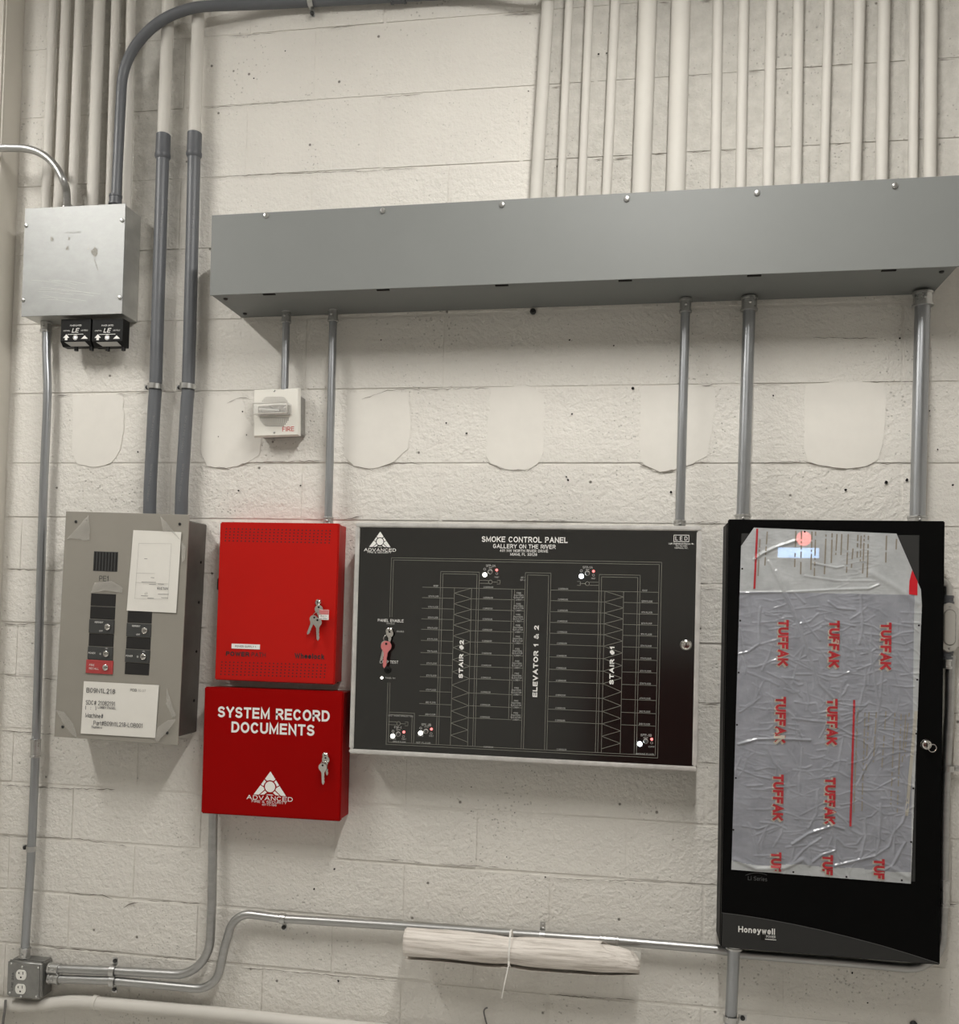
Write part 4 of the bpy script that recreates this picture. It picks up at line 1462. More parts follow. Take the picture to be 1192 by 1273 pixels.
def column(rows, xl0, xr0, y0px, xl1, xr1, y1px):
    """stack of switch modules; rows = list of (kind, fraction)"""
    a, b, c, e = F.l(xl0, y0px), F.l(xr0, y0px), F.l(xr1, y1px), F.l(xl1, y1px)
    x0, x1 = (a.x + e.x) / 2, (b.x + c.x) / 2
    zt, zb = (a.y + b.y) / 2, (c.y + e.y) / 2
    tot = sum(q[1] for q in rows)
    z_ = zt
    for kind, fr in rows:
        h = (zt - zb) * fr / tot
        m = {'blank': 'blk_brk', 'key': 'brk', 'pwr': 'brk', 'red': 'brkred'}[kind]
        ex = 0.003 if kind == 'red' else 0.0
        o = obj('blank_plate' if kind == 'blank' else 'key_switch', B(x0 - ex, x1 + ex, -fd - (0.0012 if kind == 'blank' else 0.0035), -fd + 0.001, z_ - h + 0.0012, z_ - 0.0004, bev=0.0006), M_[m], t)
        zc = z_ - h / 2
        W_ = x1 - x0
        if kind != 'blank':
            lx = x0 + W_ * 0.76
            obj('lock_cylinder', lathe(bmesh.new(), (lx, -fd - 0.003, zc), (0, -1, 0), [(0, 0.0088), (0.004, 0.0088), (0.005, 0.0075), (0.0042, 0.006), (0.0046, 0.002)], 18), M_['chrome'], o, smooth=True)
            obj('keyway', B(lx - 0.0035, lx + 0.0035, -fd - 0.0095, -fd - 0.0070, zc - 0.0009, zc + 0.0009), M_['dark'], o)
            pr = bmesh.new()
            y = -fd - 0.0040
            if kind == 'key':
                text(pr, 'INDEPENDENT', (x0 + W_ * 0.40, zc + h * 0.30), 0.0045, y, w=W_ * 0.34, bold=0.01)
                text(pr, 'OFF', (x0 + W_ * 0.50, zc - h * 0.30), 0.0045, y, bold=0.01)
            elif kind == 'pwr':
                text(pr, 'POWER', (x0 + W_ * 0.18, zc), 0.005, y, w=W_ * 0.28, bold=0.01)
                text(pr, 'O', (x0 + W_ * 0.52, zc - 0.001), 0.005, y, bold=0.02)
                text(pr, 'ON', (lx, zc + h * 0.40), 0.004, y)
            else:
                text(pr, 'FIRE', (x0 + W_ * 0.10, zc + h * 0.12), 0.0055, y, align='L', bold=0.01)
                text(pr, 'RECALL', (x0 + W_ * 0.10, zc - h * 0.12), 0.0055, y, align='L', bold=0.01)
            obj('print', pr, M_['white'], o)
        z_ -= h


column([('blank', 1.0), ('blank', 1.0), ('key', 1.1), ('blank', 1.0), ('pwr', 1.03), ('red', 1.08)], 113.3, 144, 738, 108.5, 139.5, 838)
column([('blank', 1.25), ('key', 1.15), ('blank', 1.0), ('pwr', 1.10), ('blank', 1.0)], 159.5, 189.3, 756, 154.8, 185.3, 839.3)

# taped papers and shreds of film on it
def sheet(px4, d, name, label, group=None, wr=0.0012, seed=0, m='paper'):
    """paper sheet from four corners, slightly rumpled, with thickness"""
    c = [P(*q, d) for q in px4]
    loc = sum(c, Vector()) / 4
    bm = bmesh.new()
    NU, NV = 14, 18
    g = []
    for j in range(NV + 1):
        row = []
        for i in range(NU + 1):
            u, v = i / NU, j / NV
            p = (c[0] * (1 - u) + c[1] * u) * (1 - v) + (c[3] * (1 - u) + c[2] * u) * v
            p = p - loc
            p.y -= wr * (0.5 + 0.9 * noise.noise(Vector((u * 3 + seed, v * 4, seed * 1.7))))
            row.append(bm.verts.new(p))
        g.append(row)
    for j in range(NV):
        for i in range(NU):
            bm.faces.new((g[j][i], g[j + 1][i], g[j + 1][i + 1], g[j][i + 1]))
    bmesh.ops.recalc_face_normals(bm, faces=bm.faces)
    if bm.faces[:][0].normal.y > 0:
        bmesh.ops.reverse_faces(bm, faces=bm.faces)
    bmesh.ops.solidify(bm, geom=list(bm.faces), thickness=0.0004)
    o = obj(name, bm, M_[m], None, smooth=True)
    o.location = loc
    tag(o, label, 'paper sheet', group)
    a = math.atan2(c[1].z - c[0].z + c[2].z - c[3].z, c[1].x - c[0].x + c[2].x - c[3].x)

    def l(px, py):
        q = P(px, py, d) - loc
        return Vector((q.x, q.z))
    return o, l, a


o, l, a = sheet([(166, 659), (225.5, 661.5), (219, 762), (157.5, 759)], 0.1245, 'instruction_sheet', 'white folded instruction sheet taped to the upper right of the taupe panel', seed=1)
pr = bmesh.new()
y = -0.0022
q = [l(173, 675.5), l(213.5, 676), l(209, 745), l(168, 744)]
for i in range(4):
    fline(pr, q[i], q[(i + 1) % 4], 0.0006, y)
fline(pr, l(170, 712.5), l(193, 713), 0.0007, y)
fline(pr, l(169, 724), l(209.5, 726), 0.0007, y)
obj('rule_lines', pr, M_['inkfaint'], o)
pr = bmesh.new()
text(pr, 'N1L218', l(202.5, 731.5), 0.0065, y, w=0.032, ang=a + math.pi, bold=0.02)
text(pr, '17', l(182, 737.5), 0.006, y, ang=a + math.pi)
for (xa, xb, yy) in [(176.5, 194, 723.7), (186, 194, 726.5), (197, 204, 726), (180, 183.5, 694.5), (188, 192, 718), (197, 210, 738.5), (176, 184, 740.5), (184, 191.5, 743.5), (201, 209, 743)]:
    fline(pr, l(xa, yy), l(xb, yy + 0.3), 0.0010, y)
obj('lettering', pr, M_['ink'], o)

o, l, a = sheet([(104.3, 846.8), (197.6, 851.8), (193, 917.5), (100.3, 911.8)], 0.1245, 'part_label', 'white printed part label on the bottom of the taupe panel', wr=0.0005, seed=2)
pr = bmesh.new()
y = -0.0014
text(pr, 'B09N1L218', l(107.8, 857.8), 0.0135, y, w=0.088, ang=a, align='L', bold=0.006)
text(pr, 'PDB', l(162.3, 857.6), 0.0075, y, ang=a, align='L', bold=0.005)
text(pr, 'SDC# 21082191', l(107, 873), 0.0125, y, w=0.090, ang=a, align='L')
text(pr, '(  :  )', l(106.3, 879.5), 0.011, y, w=0.034, ang=a, align='L')
text(pr, 'LOBBY PANEL', l(122, 879.2), 0.007, y, w=0.055, ang=a, align='L', bold=0.01)
text(pr, 'Machine#', l(106.5, 889), 0.0125, y, w=0.055, ang=a, align='L')
text(pr, 'Part#B09N1L218-LOB001', l(116.5, 898.5), 0.0125, y, w=0.150, ang=a, align='L')
text(pr, 'Numeric', l(114.2, 903.5), 0.0075, y, w=0.033, ang=a, align='L', bold=0.01)
obj('lettering', pr, M_['ink'], o)
pr = bmesh.new()
text(pr, '10 07', l(172, 858.2), 0.007, y, ang=a, align='L')
obj('faint_lettering', pr, M_['inkfaint'], o)

# shreds of protective film still stuck to the plate corners
def scrap(pts, d, label, seed):
    w = [P(*q, d) for q in pts]
    loc = sum(w, Vector()) / len(w)
    bm = bmesh.new()
    f = bm.faces.new([bm.verts.new(p - loc) for p in w])
    bmesh.ops.triangulate(bm, faces=[f])
    bmesh.ops.subdivide_edges(bm, edges=list(bm.edges), cuts=5, use_grid_fill=True)
    for v in bm.verts:
        v.co.y -= 0.0045 * abs(noise.noise(Vector((v.co.x * 45 + seed, v.co.z * 45, seed)))) + 0.0002
    bmesh.ops.recalc_face_normals(bm, faces=bm.faces)
    o = obj('film_scrap', bm, M_['film_scrap'], None, smooth=True, auto=False)
    o.location = loc
    return tag(o, label, 'plastic film', 'film shreds on the taupe panel')


scrap([(110, 640), (112, 655), (111.5, 671), (104, 672), (92, 669), (83, 670), (97, 655)], 0.1243, 'clear film shred peeling at the top left corner of the taupe panel', 3)
scrap([(199, 641), (208, 650), (222, 668), (231, 680), (230, 695), (226, 700), (225, 672), (212, 660), (203, 661)], 0.1285, 'clear film shred peeling at the top right corner of the taupe panel', 5)
scrap([(69, 882), (80, 885), (91, 899), (97, 917.5), (89, 913), (78, 898)], 0.1243, 'clear film shred peeling at the bottom left corner of the taupe panel', 8)
scrap([(219, 894), (209, 895), (196, 904), (192.5, 919), (196, 922.5), (212, 905)], 0.1285, 'clear film shred peeling at the bottom right corner of the taupe panel', 11)
scrap([(118, 724), (140, 722), (153, 731), (152, 737), (131, 734), (113, 737)], 0.1243, 'torn clear film edge above the left switch column', 14)
scrap([(207, 855), (213, 872), (219, 890), (214, 892), (207, 876)], 0.1243, 'narrow clear film shred at the right edge of the part label', 17)


# ------------------------------------------------------------------ locks and keys
def lock(c, d, r, parent, name='cam_lock'):
    bm = lathe(bmesh.new(), (c[0], -d + 0.001, c[1]), (0, -1, 0), [(0, r * 1.15), (0.003, r * 1.15), (0.005, r), (0.0085, r * 0.95), (0.010, r * 0.72), (0.0085, r * 0.66), (0.009, r * 0.3)], 22)
    o = obj(name, bm, M_['chrome'], parent, smooth=True)
    obj('keyway', B(c[0] - r * 0.10, c[0] + r * 0.10, -d - 0.0098, -d - 0.0075, c[1] - r * 0.42, c[1] + r * 0.42), M_['dark'], o)
    return o


def key_outline(s):
    """key blade pointing down, bow at the top"""
    bow = [(0.0125 * math.cos(a), 0.0125 * math.sin(a)) for a in [math.radians(-55 + 290 * i / 16) for i in range(17)]]
    bl = [(-0.0042, -0.016), (-0.0042, -0.046), (-0.001, -0.051), (0.003, -0.046), (0.0042, -0.041), (0.0028, -0.037), (0.0042, -0.033), (0.003, -0.028), (0.0042, -0.023), (0.0042, -0.016)]
    return [(x * s, z_ * s) for x, z_ in bow + bl]


def key(parent, at, ang, s, m, name='key', thick=0.0022, tilt=0.0):
    bm = prism(bmesh.new(), key_outline(s), -thick / 2, thick / 2)
    o = obj(name, bm, m, parent)
    o.location = at
    o.rotation_euler = (tilt, -ang, 0)
    h = bmesh.new()
    fcirc(h, (0, 0.006 * s), 0.003 * s, -thick / 2 - 0.0003, 10)
    obj('key_hole', h, M_['dark'], o)
    return o


def ring(parent, at, R_, rr, m, rot):
    bm = tube(bmesh.new(), [(R_ * math.cos(2 * math.pi * i / 20), 0, R_ * math.sin(2 * math.pi * i / 20)) for i in range(21)], rr, 6, caps=False)
    o = obj('split_ring', bm, m, parent, smooth=True)
    o.location = at
    o.rotation_euler = rot
    return o


# ------------------------------------------------------------------ upper red box
F = RB
fd = F.d
t = F.thing('power_supply_box', 'bright red power supply box with vent holes, above the document box', 'alarm box')
obj('body', B(-F.hw + 0.004, F.hw - 0.002, -fd + 0.006, -0.001, -F.hh + 0.004, F.hh - 0.003, bev=0.002), M_['red'], t)
door = bmesh.new()
box(door, -F.hw, F.hw, -fd, -fd + 0.020, -F.hh, F.hh, bev=0.003, seg=2)
door = obj('door', door, M_['red'], t, smooth=True)
vh = bmesh.new()
for rows, y0, y1, xa0, xb0 in ((5, 657.3, 672.3, 281.5, 410.5), (5, 823, 838.3, 276, 404.5)):
    for j in range(rows):
        for i in range(27):
            f_ = i / 26
            px = xa0 + (xb0 - xa0) * f_ - j * 0.35
            py = y0 + (y1 - y0) * j / (rows - 1) + f_ * (2.6 if y0 < 700 else 3.6)
            fcirc(vh, F.l(px, py), 0.0023, -fd - 0.0004, 8)
obj('vent_holes', vh, M_['redhole'], door)
tx = bmesh.new()
y = -fd - 0.0005
text(tx, 'POWER', F.l(295.5, 813), 0.0130, y, w=0.070, bold=0.055)
text(tx, 'PATH', F.l(321.5, 814), 0.0130, y, w=0.042, bold=0.015)
text(tx, 'Wheelock', F.l(384.7, 815.8), 0.0150, y, w=0.086, bold=0.05)
obj('lettering', tx, M_['blackprint'], door)
c = F.l(305.5, 803.7)
lb = obj('name_tag', B(c.x - 0.042, c.x + 0.042, -fd - 0.0012, -fd + 0.0005, c.y - 0.0068, c.y + 0.0068), M_['white'], door)
tx = bmesh.new()
text(tx, 'POWER SUPPLY 1', (c.x, c.y), 0.0055, -fd - 0.0016, w=0.062, bold=0.01)
obj('tag_print', tx, M_['ink'], lb)
lc = F.l(396, 749)
lock(lc, fd, 0.0085, door)
hg = B(-F.hw - 0.014, -F.hw + 0.002, -0.050, -0.030, 0.03, 0.065, bev=0.003)
obj('cable_gland', hg, M_['modblack'], t)
obj('gland_cable', tube(bmesh.new(), catmull([(-F.hw - 0.010, -0.038, 0.036), (-F.hw - 0.008, -0.036, 0.010), (-F.hw + 0.004, -0.033, -0.012)], 6), 0.004, 8), M_['modblack'], t, smooth=True)
kp = P(396, 752, fd + 0.014)
t = thing('key_bunch', 'bunch of keys with a small red and white tag in the upper red box lock', 'keys', kp)
key(t, (0.0, 0.004, -0.012), math.radians(6), 0.95, M_['chrome'], thick=0.0025)
key(t, (-0.012, -0.002, -0.040), math.radians(-24), 0.95, M_['chrome'], thick=0.0025, tilt=0.2)
key(t, (0.000, -0.004, -0.048), math.radians(4), 1.0, M_['chrome'], thick=0.0025)
ring(t, (-0.002, -0.002, -0.032), 0.012, 0.0010, M_['chrome'], (0.3, 0, 0))
tg = obj('tag', B(0.003, 0.031, -0.003, -0.0015, -0.041, -0.013, bev=0.0012), M_['white'], t)
obj('tag_band', B(0.0035, 0.0305, -0.0036, -0.0028, -0.026, -0.0135), M_['keypink'], tg)
tx = bmesh.new()
text(tx, 'KEY', (0.017, -0.031), 0.004, -0.0034, w=0.018)
text(tx, 'ALARM', (0.017, -0.037), 0.004, -0.0034, w=0.02)
obj('tag_print', tx, M_['ink'], tg)

# ------------------------------------------------------------------ logo
def logo(bm, c, width, y):
    k = width / 325.0

    def q(x, yy):
        return (c[0] + (x - 443) * k, c[1] + (187 - yy) * k)
    polys = [
        [(443, 74), (494, 146), (474, 162), (443, 155), (412, 162), (392, 146)],
        [(500, 154), (532, 200), (508, 213), (500, 192), (484, 171)],
        [(537, 207), (602, 296), (552, 296), (497, 247), (506, 225)],
        [(491, 255), (540, 296), (500, 292), (474, 272)]]
    for p in polys:
        flat(bm, [q(*v) for v in p], y)
    for p in polys[1:]:
        flat(bm, [q(886 - v[0], v[1]) for v in reversed(p)], y)
    fcirc(bm, q(443, 218), 50 * k, y, 24)
    flat(bm, [q(405, 296), q(420, 289), q(466, 289), q(481, 296)], y)


# ------------------------------------------------------------------ lower red box
F = DB
fd = F.d
t = F.thing('document_box', 'deep red document box lettered SYSTEM RECORD DOCUMENTS', 'document box')
obj('body', B(-F.hw + 0.003, F.hw - 0.002, -fd + 0.004, -0.001, -F.hh + 0.003, F.hh - 0.003, bev=0.002), M_['red2'], t)
door = obj('door', B(-F.hw, F.hw, -fd, -fd + 0.016, -F.hh, F.hh, bev=0.003, seg=2), M_['red2'], t, smooth=True)
tx = bmesh.new()
y = -fd - 0.0005
printed('lettering', M_['white'], door, text, 'SYSTEM RECORD', F.l(339.7, 887.5), 0.0305, y, w=(F.l(409.2, 888) - F.l(270.3, 887)).length, bold=0.038)
printed('lettering', M_['white'], door, text, 'DOCUMENTS', F.l(339, 905.8), 0.0305, y, w=(F.l(390.5, 906) - F.l(287.5, 905)).length, bold=0.038)
k1 = (F.l(356, 997) - F.l(315, 995)).length
printed('logo', M_['white'], door, logo, F.l(335.8, 974), k1, y)
printed('lettering', M_['white'], door, text, 'ADVANCED', F.l(335.2, 992.3), 0.0120, y, w=k1 * 1.40, bold=0.012)
printed('lettering', M_['white'], door, text, 'FIRE & SECURITY', F.l(334.6, 997), 0.0068, y, w=k1 * 1.06, bold=0.006)
printed('lettering', M_['white'], door, text, '407-771-1600', F.l(334.6, 1000.6), 0.0055, y, w=k1 * 0.44, bold=0.006)
lock(F.l(405, 939), fd, 0.0085, door)
kp = P(404.5, 942, fd + 0.014)
t = thing('key_bunch', 'small key hanging in the lock of the document box', 'keys', kp)
key(t, (0.0, 0.004, -0.006), math.radians(8), 0.85, M_['chrome'], thick=0.0025)
key(t, (-0.006, -0.002, -0.026), math.radians(2), 0.95, M_['chrome'], thick=0.0022, tilt=0.1)
ring(t, (-0.003, -0.001, -0.018), 0.009, 0.0009, M_['chrome'], (0.3, 0, 0))

# ------------------------------------------------------------------ smoke control panel
F = SP
fd = F.d
t = F.thing('smoke_control_panel', 'wide black smoke control panel with a white riser diagram and metal frame', 'control panel')
obj('enclosure', B(-F.hw + 0.006, F.hw - 0.006, -fd + 0.010, -0.001, -F.hh + 0.006, F.hh - 0.006, bev=0.002), M_['blackcab'], t)
fw_ = 0.0125
for (x0, x1, z0, z1) in ((-F.hw, F.hw, F.hh - fw_, F.hh), (-F.hw, F.hw, -F.hh, -F.hh + fw_), (-F.hw, -F.hw + fw_, -F.hh + fw_, F.hh - fw_), (F.hw - fw_, F.hw, -F.hh + fw_, F.hh - fw_)):
    obj('frame_rail', B(x0, x1, -fd - 0.002, -fd + 0.016, z0, z1, bev=0.003, seg=2), M_['alu'], t, smooth=True)
face = obj('face_panel', B(-F.hw + fw_ - 0.001, F.hw - fw_ + 0.001, -fd + 0.0012, -fd + 0.010, -F.hh + fw_ - 0.001, F.hh - fw_ + 0.001), M_['panelblack'], t)
Y = -fd + 0.0007
L2 = bmesh.new()
LW_ = 0.0011


def hl(xa, xb, pxm, pym, w=LW_):
    """horizontal rule from pixel columns xa..xb at the height of (pxm, pym)"""
    v = F.l(pxm, pym).y
    fline(L2, (F.l(xa, pym).x, v), (F.l(xb, pym).x, v), w, Y)


def U(px, py):
    return F.l(px, py).x


def V_(px, py):
    return F.l(px, py).y


def seg_(x0, z0, x1, z1, w=LW_):
    fline(L2, (x0, z0), (x1, z1), w, Y)


dg = 0.0060
# outer double border
ox0 = (U(486.6, 693) + U(479.8, 924)) / 2
ox1 = (U(823.5, 699) + U(816.4, 942)) / 2
oz1 = (V_(486.6, 693.3) + V_(823.5, 699)) / 2
oz0 = (V_(479.5, 925) + V_(816.3, 942.5)) / 2
for k in (0, dg):
    seg_(ox0 + k, oz1 - k, ox1 - k, oz1 - k)
    seg_(ox1 - k, oz1 - k, ox1 - k, oz0 + k)
    seg_(ox0 + k, oz0 + k, ox1 - k, oz0 + k)
    seg_(ox0 + k, oz1 - k, ox0 + k, V_(484, 767))
    seg_(ox0 + k, oz0 + k, ox0 + k, V_(482, 849))


def shaft(xa, xb, zt):
    for k in (0, dg):
        seg_(xa + k, zt - k, xb - k, zt - k)
        seg_(xa + k, zt - k, xa + k, oz0 + dg)
        seg_(xb - k, zt - k, xb - k, oz0 + dg)


s2a = (U(547, 711) + U(543, 924)) / 2
s2b = (U(596, 711) + U(590, 928)) / 2
s2t = (V_(547, 710.4) + V_(595, 711.2)) / 2
shaft(s2a, s2b, s2t)
ela = (U(653.5, 712) + U(647.3, 930)) / 2
elb = (U(686, 712.5) + U(678.5, 931.7)) / 2
elt = (V_(653.5, 711.8) + V_(685.5, 712.6)) / 2
shaft(ela, elb, elt)
s1a = (U(745, 714.5) + U(740, 935)) / 2
s1b = (U(796.4, 715) + U(790.5, 937)) / 2
s1t = (V_(745, 714.3) + V_(796, 715)) / 2
shaft(s1a, s1b, s1t)
# zig-zag stairs
z2a = (U(565.6, 731) + U(559, 925)) / 2
z2b = (U(586.3, 731) + U(581, 926)) / 2
z1a = (U(752.3, 735) + U(747, 935)) / 2
z1b = (U(775.6, 735) + U(770.4, 936)) / 2
rows_px = [730, 743, 756.3, 769.4, 782.5, 796.3, 811.4, 826.4, 841.5, 859.3, 875, 890]
rows = [V_(530, y) for y in rows_px]
for xa, xb in ((z2a, z2b), (z1a, z1b)):
    seg_(xa, rows[0], xa, oz0 + dg)
    seg_(xb, rows[0], xb, oz0 + dg)
zz = rows + [rows[-1] - (rows[-2] - rows[-1]) * k for k in (1, 2)]
for i in range(len(zz) - 1):
    m_ = (zz[i] + zz[i + 1]) / 2
    seg_(z2b, zz[i], z2a, m_)
    seg_(z2a, m_, z2b, zz[i + 1])
    seg_(z1a, zz[i], z1b, m_)
    seg_(z1b, m_, z1a, zz[i + 1])
xL = (U(525, 730) + U(521, 890)) / 2
cdl = (U(636.3, 735) + U(632, 892)) / 2
cdr = cdl + 0.0075
seg_(cdl, rows[0], cdl, rows[-1])
seg_(cdr, rows[0], cdr, rows[-1])
for i, v in enumerate(rows):
    seg_(xL, v, z2a, v)
    if i == 0:
        seg_(z2a, v, z2b, v)
        seg_(z1a, v, z1b, v)
    seg_(z2b, v, ela if i == 0 else cdr, v)
    seg_(elb, v, z1a, v)
    seg_(z1b, v, ox1 - dg, v)
    if i:
        seg_(ela - 0.008, v, ela, v)
# boxes lower left
bx1 = U(515, 890)
for k in (0, dg):
    seg_(ox0 + dg, V_(500, 886) - k, bx1 - k, V_(500, 886) - k)
    seg_(bx1 - k, V_(500, 886) - k, bx1 - k, oz0 + dg)
# fan symbols
def fan(cx, cz, s, flip):
    f_ = -1 if flip else 1
    fring(L2, (cx, cz), 0.0045 * s, 0.0058 * s, Y)
    seg_(cx + f_ * 0.006 * s, cz, cx + f_ * 0.020 * s, cz)
    seg_(cx - f_ * 0.006 * s, cz + 0.004 * s, cx - f_ * 0.028 * s, cz + 0.004 * s)
    seg_(cx - f_ * 0.006 * s, cz - 0.004 * s, cx - f_ * 0.028 * s, cz - 0.004 * s)
    x = cx + f_ * 0.022 * s
    for a_, b_ in (((x - 0.004, cz - 0.005), (x + 0.004, cz - 0.005)), ((x - 0.004, cz + 0.005), (x + 0.004, cz + 0.005)), ((x + 0.004, cz - 0.005), (x + 0.004, cz + 0.005))):
        seg_(*a_, *b_)


c = F.l(609.5, 723.5)
fan(c.x, c.y, 1.0, False)
c = F.l(730, 725.5)
fan(c.x, c.y, 1.0, True)
c = F.l(495.3, 899.5)
fan(c.x, c.y, 1.0, False)
obj('diagram_lines', L2, M_['linegrey'], face)

T1, T2 = bmesh.new(), bmesh.new()
hd = [('SMOKE CONTROL PANEL', 651.8, 670.8, 0.0150, 598.5, 705.5, 0.025), ('GALLERY ON THE RIVER', 651.5, 679.3, 0.0110, 612.7, 690.5, 0.020),
      ('401 NW NORTH RIVER DRIVE', 651, 684.8, 0.0072, 621, 681, 0.015), ('MIAMI, FL 33128', 650.8, 689.2, 0.0072, 634.2, 667.6, 0.015)]
for s, x, yv, h, xa, xb, bo in hd:
    printed('lettering', M_['white'], face, text, s, F.l(x, yv), h, Y, w=U(xb, yv) - U(xa, yv), bold=bo)
k1 = U(486, 678) - U(458.7, 678)
printed('logo', M_['white'], face, logo, F.l(472.3, 670.6), k1, Y)
printed('lettering', M_['white'], face, text, 'ADVANCED', F.l(472.2, 683.6), 0.0085, Y, w=k1 * 1.46, bold=0.015)
printed('lettering', M_['white'], face, text, 'FIRE & SECURITY', F.l(471.5, 686.8), 0.0045, Y, w=k1 * 1.08, bold=0.008)
printed('lettering', M_['white'], face, text, 'PANEL ENABLE', F.l(485.5, 771.5), 0.0078, Y, w=U(501.5, 771) - U(469.5, 771), bold=0.012)
printed('lettering', M_['white'], face, text, 'LAMP TEST', F.l(483.5, 823), 0.0078, Y, w=U(495, 823) - U(472, 823), bold=0.012)
printed('lettering', M_['white'], face, text, 'STAIR #2', ((z2a + z2b) / 2, V_(572, 819.5)), 0.0115, Y, w=V_(573, 796) - V_(571, 843.5), ang=math.pi / 2, bold=0.06)
printed('lettering', M_['white'], face, text, 'STAIR #1', ((z1a + z1b) / 2 - 0.002, V_(761, 827)), 0.0115, Y, w=V_(761, 803) - V_(760, 851), ang=math.pi / 2, bold=0.06)
printed('lettering', M_['white'], face, text, 'ELEVATOR 1 & 2', ((ela + elb) / 2 - 0.001, V_(666, 822)), 0.0125, Y, w=V_(667, 778.5) - V_(664, 867.5), ang=math.pi / 2, bold=0.05)
lc_ = F.l(847, 669.3)
for (xa, xb, ya, yb) in ((-1, 1, 1, 1), (-1, 1, -1, -1), (-1, -1, -1, 1), (1, 1, -1, 1)):
    fline(T1, (lc_.x + xa * 0.019, lc_.y + ya * 0.0085), (lc_.x + xb * 0.019, lc_.y + yb * 0.0085), 0.0014, Y)
printed('lettering', M_['white'], face, text, 'L E D', lc_, 0.0105, Y, w=0.030, bold=0.01)
printed('lettering', M_['white'], face, text, 'Light Engineered Displays, Inc.', F.l(847, 675.8), 0.0042, Y, w=U(862.8, 675) - U(831, 675), bold=0.01)
for s, yv, w_ in (('704 393 8901', 678.6, 0.030), ('Matthews, N.C.', 681.2, 0.034)):
    printed('lettering', M_['white'], face, text, s, F.l(847, yv), 0.0038, Y, w=w_, bold=0.01)
obj('maker_frame', T1, M_['white'], face)
fl = ['ROOF'] + ['%dTH FLOOR' % n for n in (12, 11, 10, 9, 8, 7, 6, 5, 4)] + ['3RD FLOOR', '2ND FLOOR']
fx = (U(539, 742) + U(535, 870)) / 2
gx = (U(607, 742) + U(603, 870)) / 2
hx = (U(642 + 2.5, 742) + U(640, 870)) / 2 + 0.002
jx = (U(700.5, 742) + U(696, 870)) / 2
kx = (U(805, 742) + U(801, 870)) / 2
for i, v in enumerate(rows):
    text(T2, fl[i], (fx + (0.006 if i == 0 else 0), v + 0.0042), 0.0045, Y, w=0.013 if i == 0 else 0.028, bold=0.012)
    text(T2, fl[i], (kx - (0.006 if i == 0 else 0), v + 0.0042), 0.0045, Y, w=0.013 if i == 0 else 0.028, bold=0.012)
    text(T2, 'CORRIDOR', (gx, v + 0.0038), 0.0042, Y, w=0.026, bold=0.012)
    text(T2, 'CORRIDOR', (jx, v + 0.0038), 0.0042, Y, w=0.026, bold=0.012)
    if i:
        for q, s in enumerate(('FIRE', 'FIGHTERS', 'ELEVATOR', 'LOBBY')):
            text(T2, s, (hx, v + 0.018 - q * 0.0058), 0.0042, Y, w=(0.012, 0.025, 0.027, 0.016)[q], bold=0.01)
for s, x, yv, w_ in (('SFP-2A', 610, 703.3, 0.026), ('SFP-1A', 730.5, 705.3, 0.026), ('SFP-1B', 803, 914, 0.028), ('FSF-1', 494.5, 904.3, 0.020), ('SFC-2B', 529.8, 901, 0.026),
                     ('AUTO', 609.5, 706, 0.009), ('AUTO', 730.3, 708, 0.009), ('AUTO', 802.5, 917, 0.012), ('AUTO', 495, 907.3, 0.011), ('AUTO', 529.8, 903.6, 0.011),
                     ('CORRIDOR', 607, 928.8, 0.026), ('CORRIDOR', 698, 931.8, 0.026), ('GROUND FLOOR', 801.5, 937.5, 0.046), ('1ST FLOOR', 526, 923.5, 0.040), ('GROUND FLOOR', 496, 922.3, 0.036),
                     ('EAST SMOKE EXHAUST FAN', 498, 890, 0.068), ('PANEL ON', 485, 842.9, 0.028), ('ENABLE', 485.5, 775.2, 0.022), ('DISABLE', 497.5, 785, 0.020),
                     ('INTAKE', 488.5, 918.5, 0.016), ('INTAKE', 523, 914.6, 0.014), ('FAULT', 502, 918.8, 0.012), ('FAULT', 536, 915, 0.012), ('FAULT', 617.5, 717.5, 0.012), ('FAULT', 737.5, 719, 0.010), ('OFF', 809.8, 928.5, 0.016),
                     ('EF-1', 650.5, 718, 0.012), ('EF-2', 650, 721, 0.014)):
    text(T2, s, F.l(x, yv), 0.0062 if '-' in s and len(s) > 4 else 0.0042, Y, w=w_, bold=0.012)
for x, yv in ((488.4, 909.2), (522.8, 905.3), (602.4, 707.5), (722.5, 709.5), (501.5, 915.7), (535.8, 912), (617.4, 713), (737.6, 715), (810, 923.5)):
    fring(T2, F.l(x, yv), 0.0026, 0.0034, Y, 10)
obj('small_lettering', T2, M_['textgrey'], face)['kind'] = 'stuff'

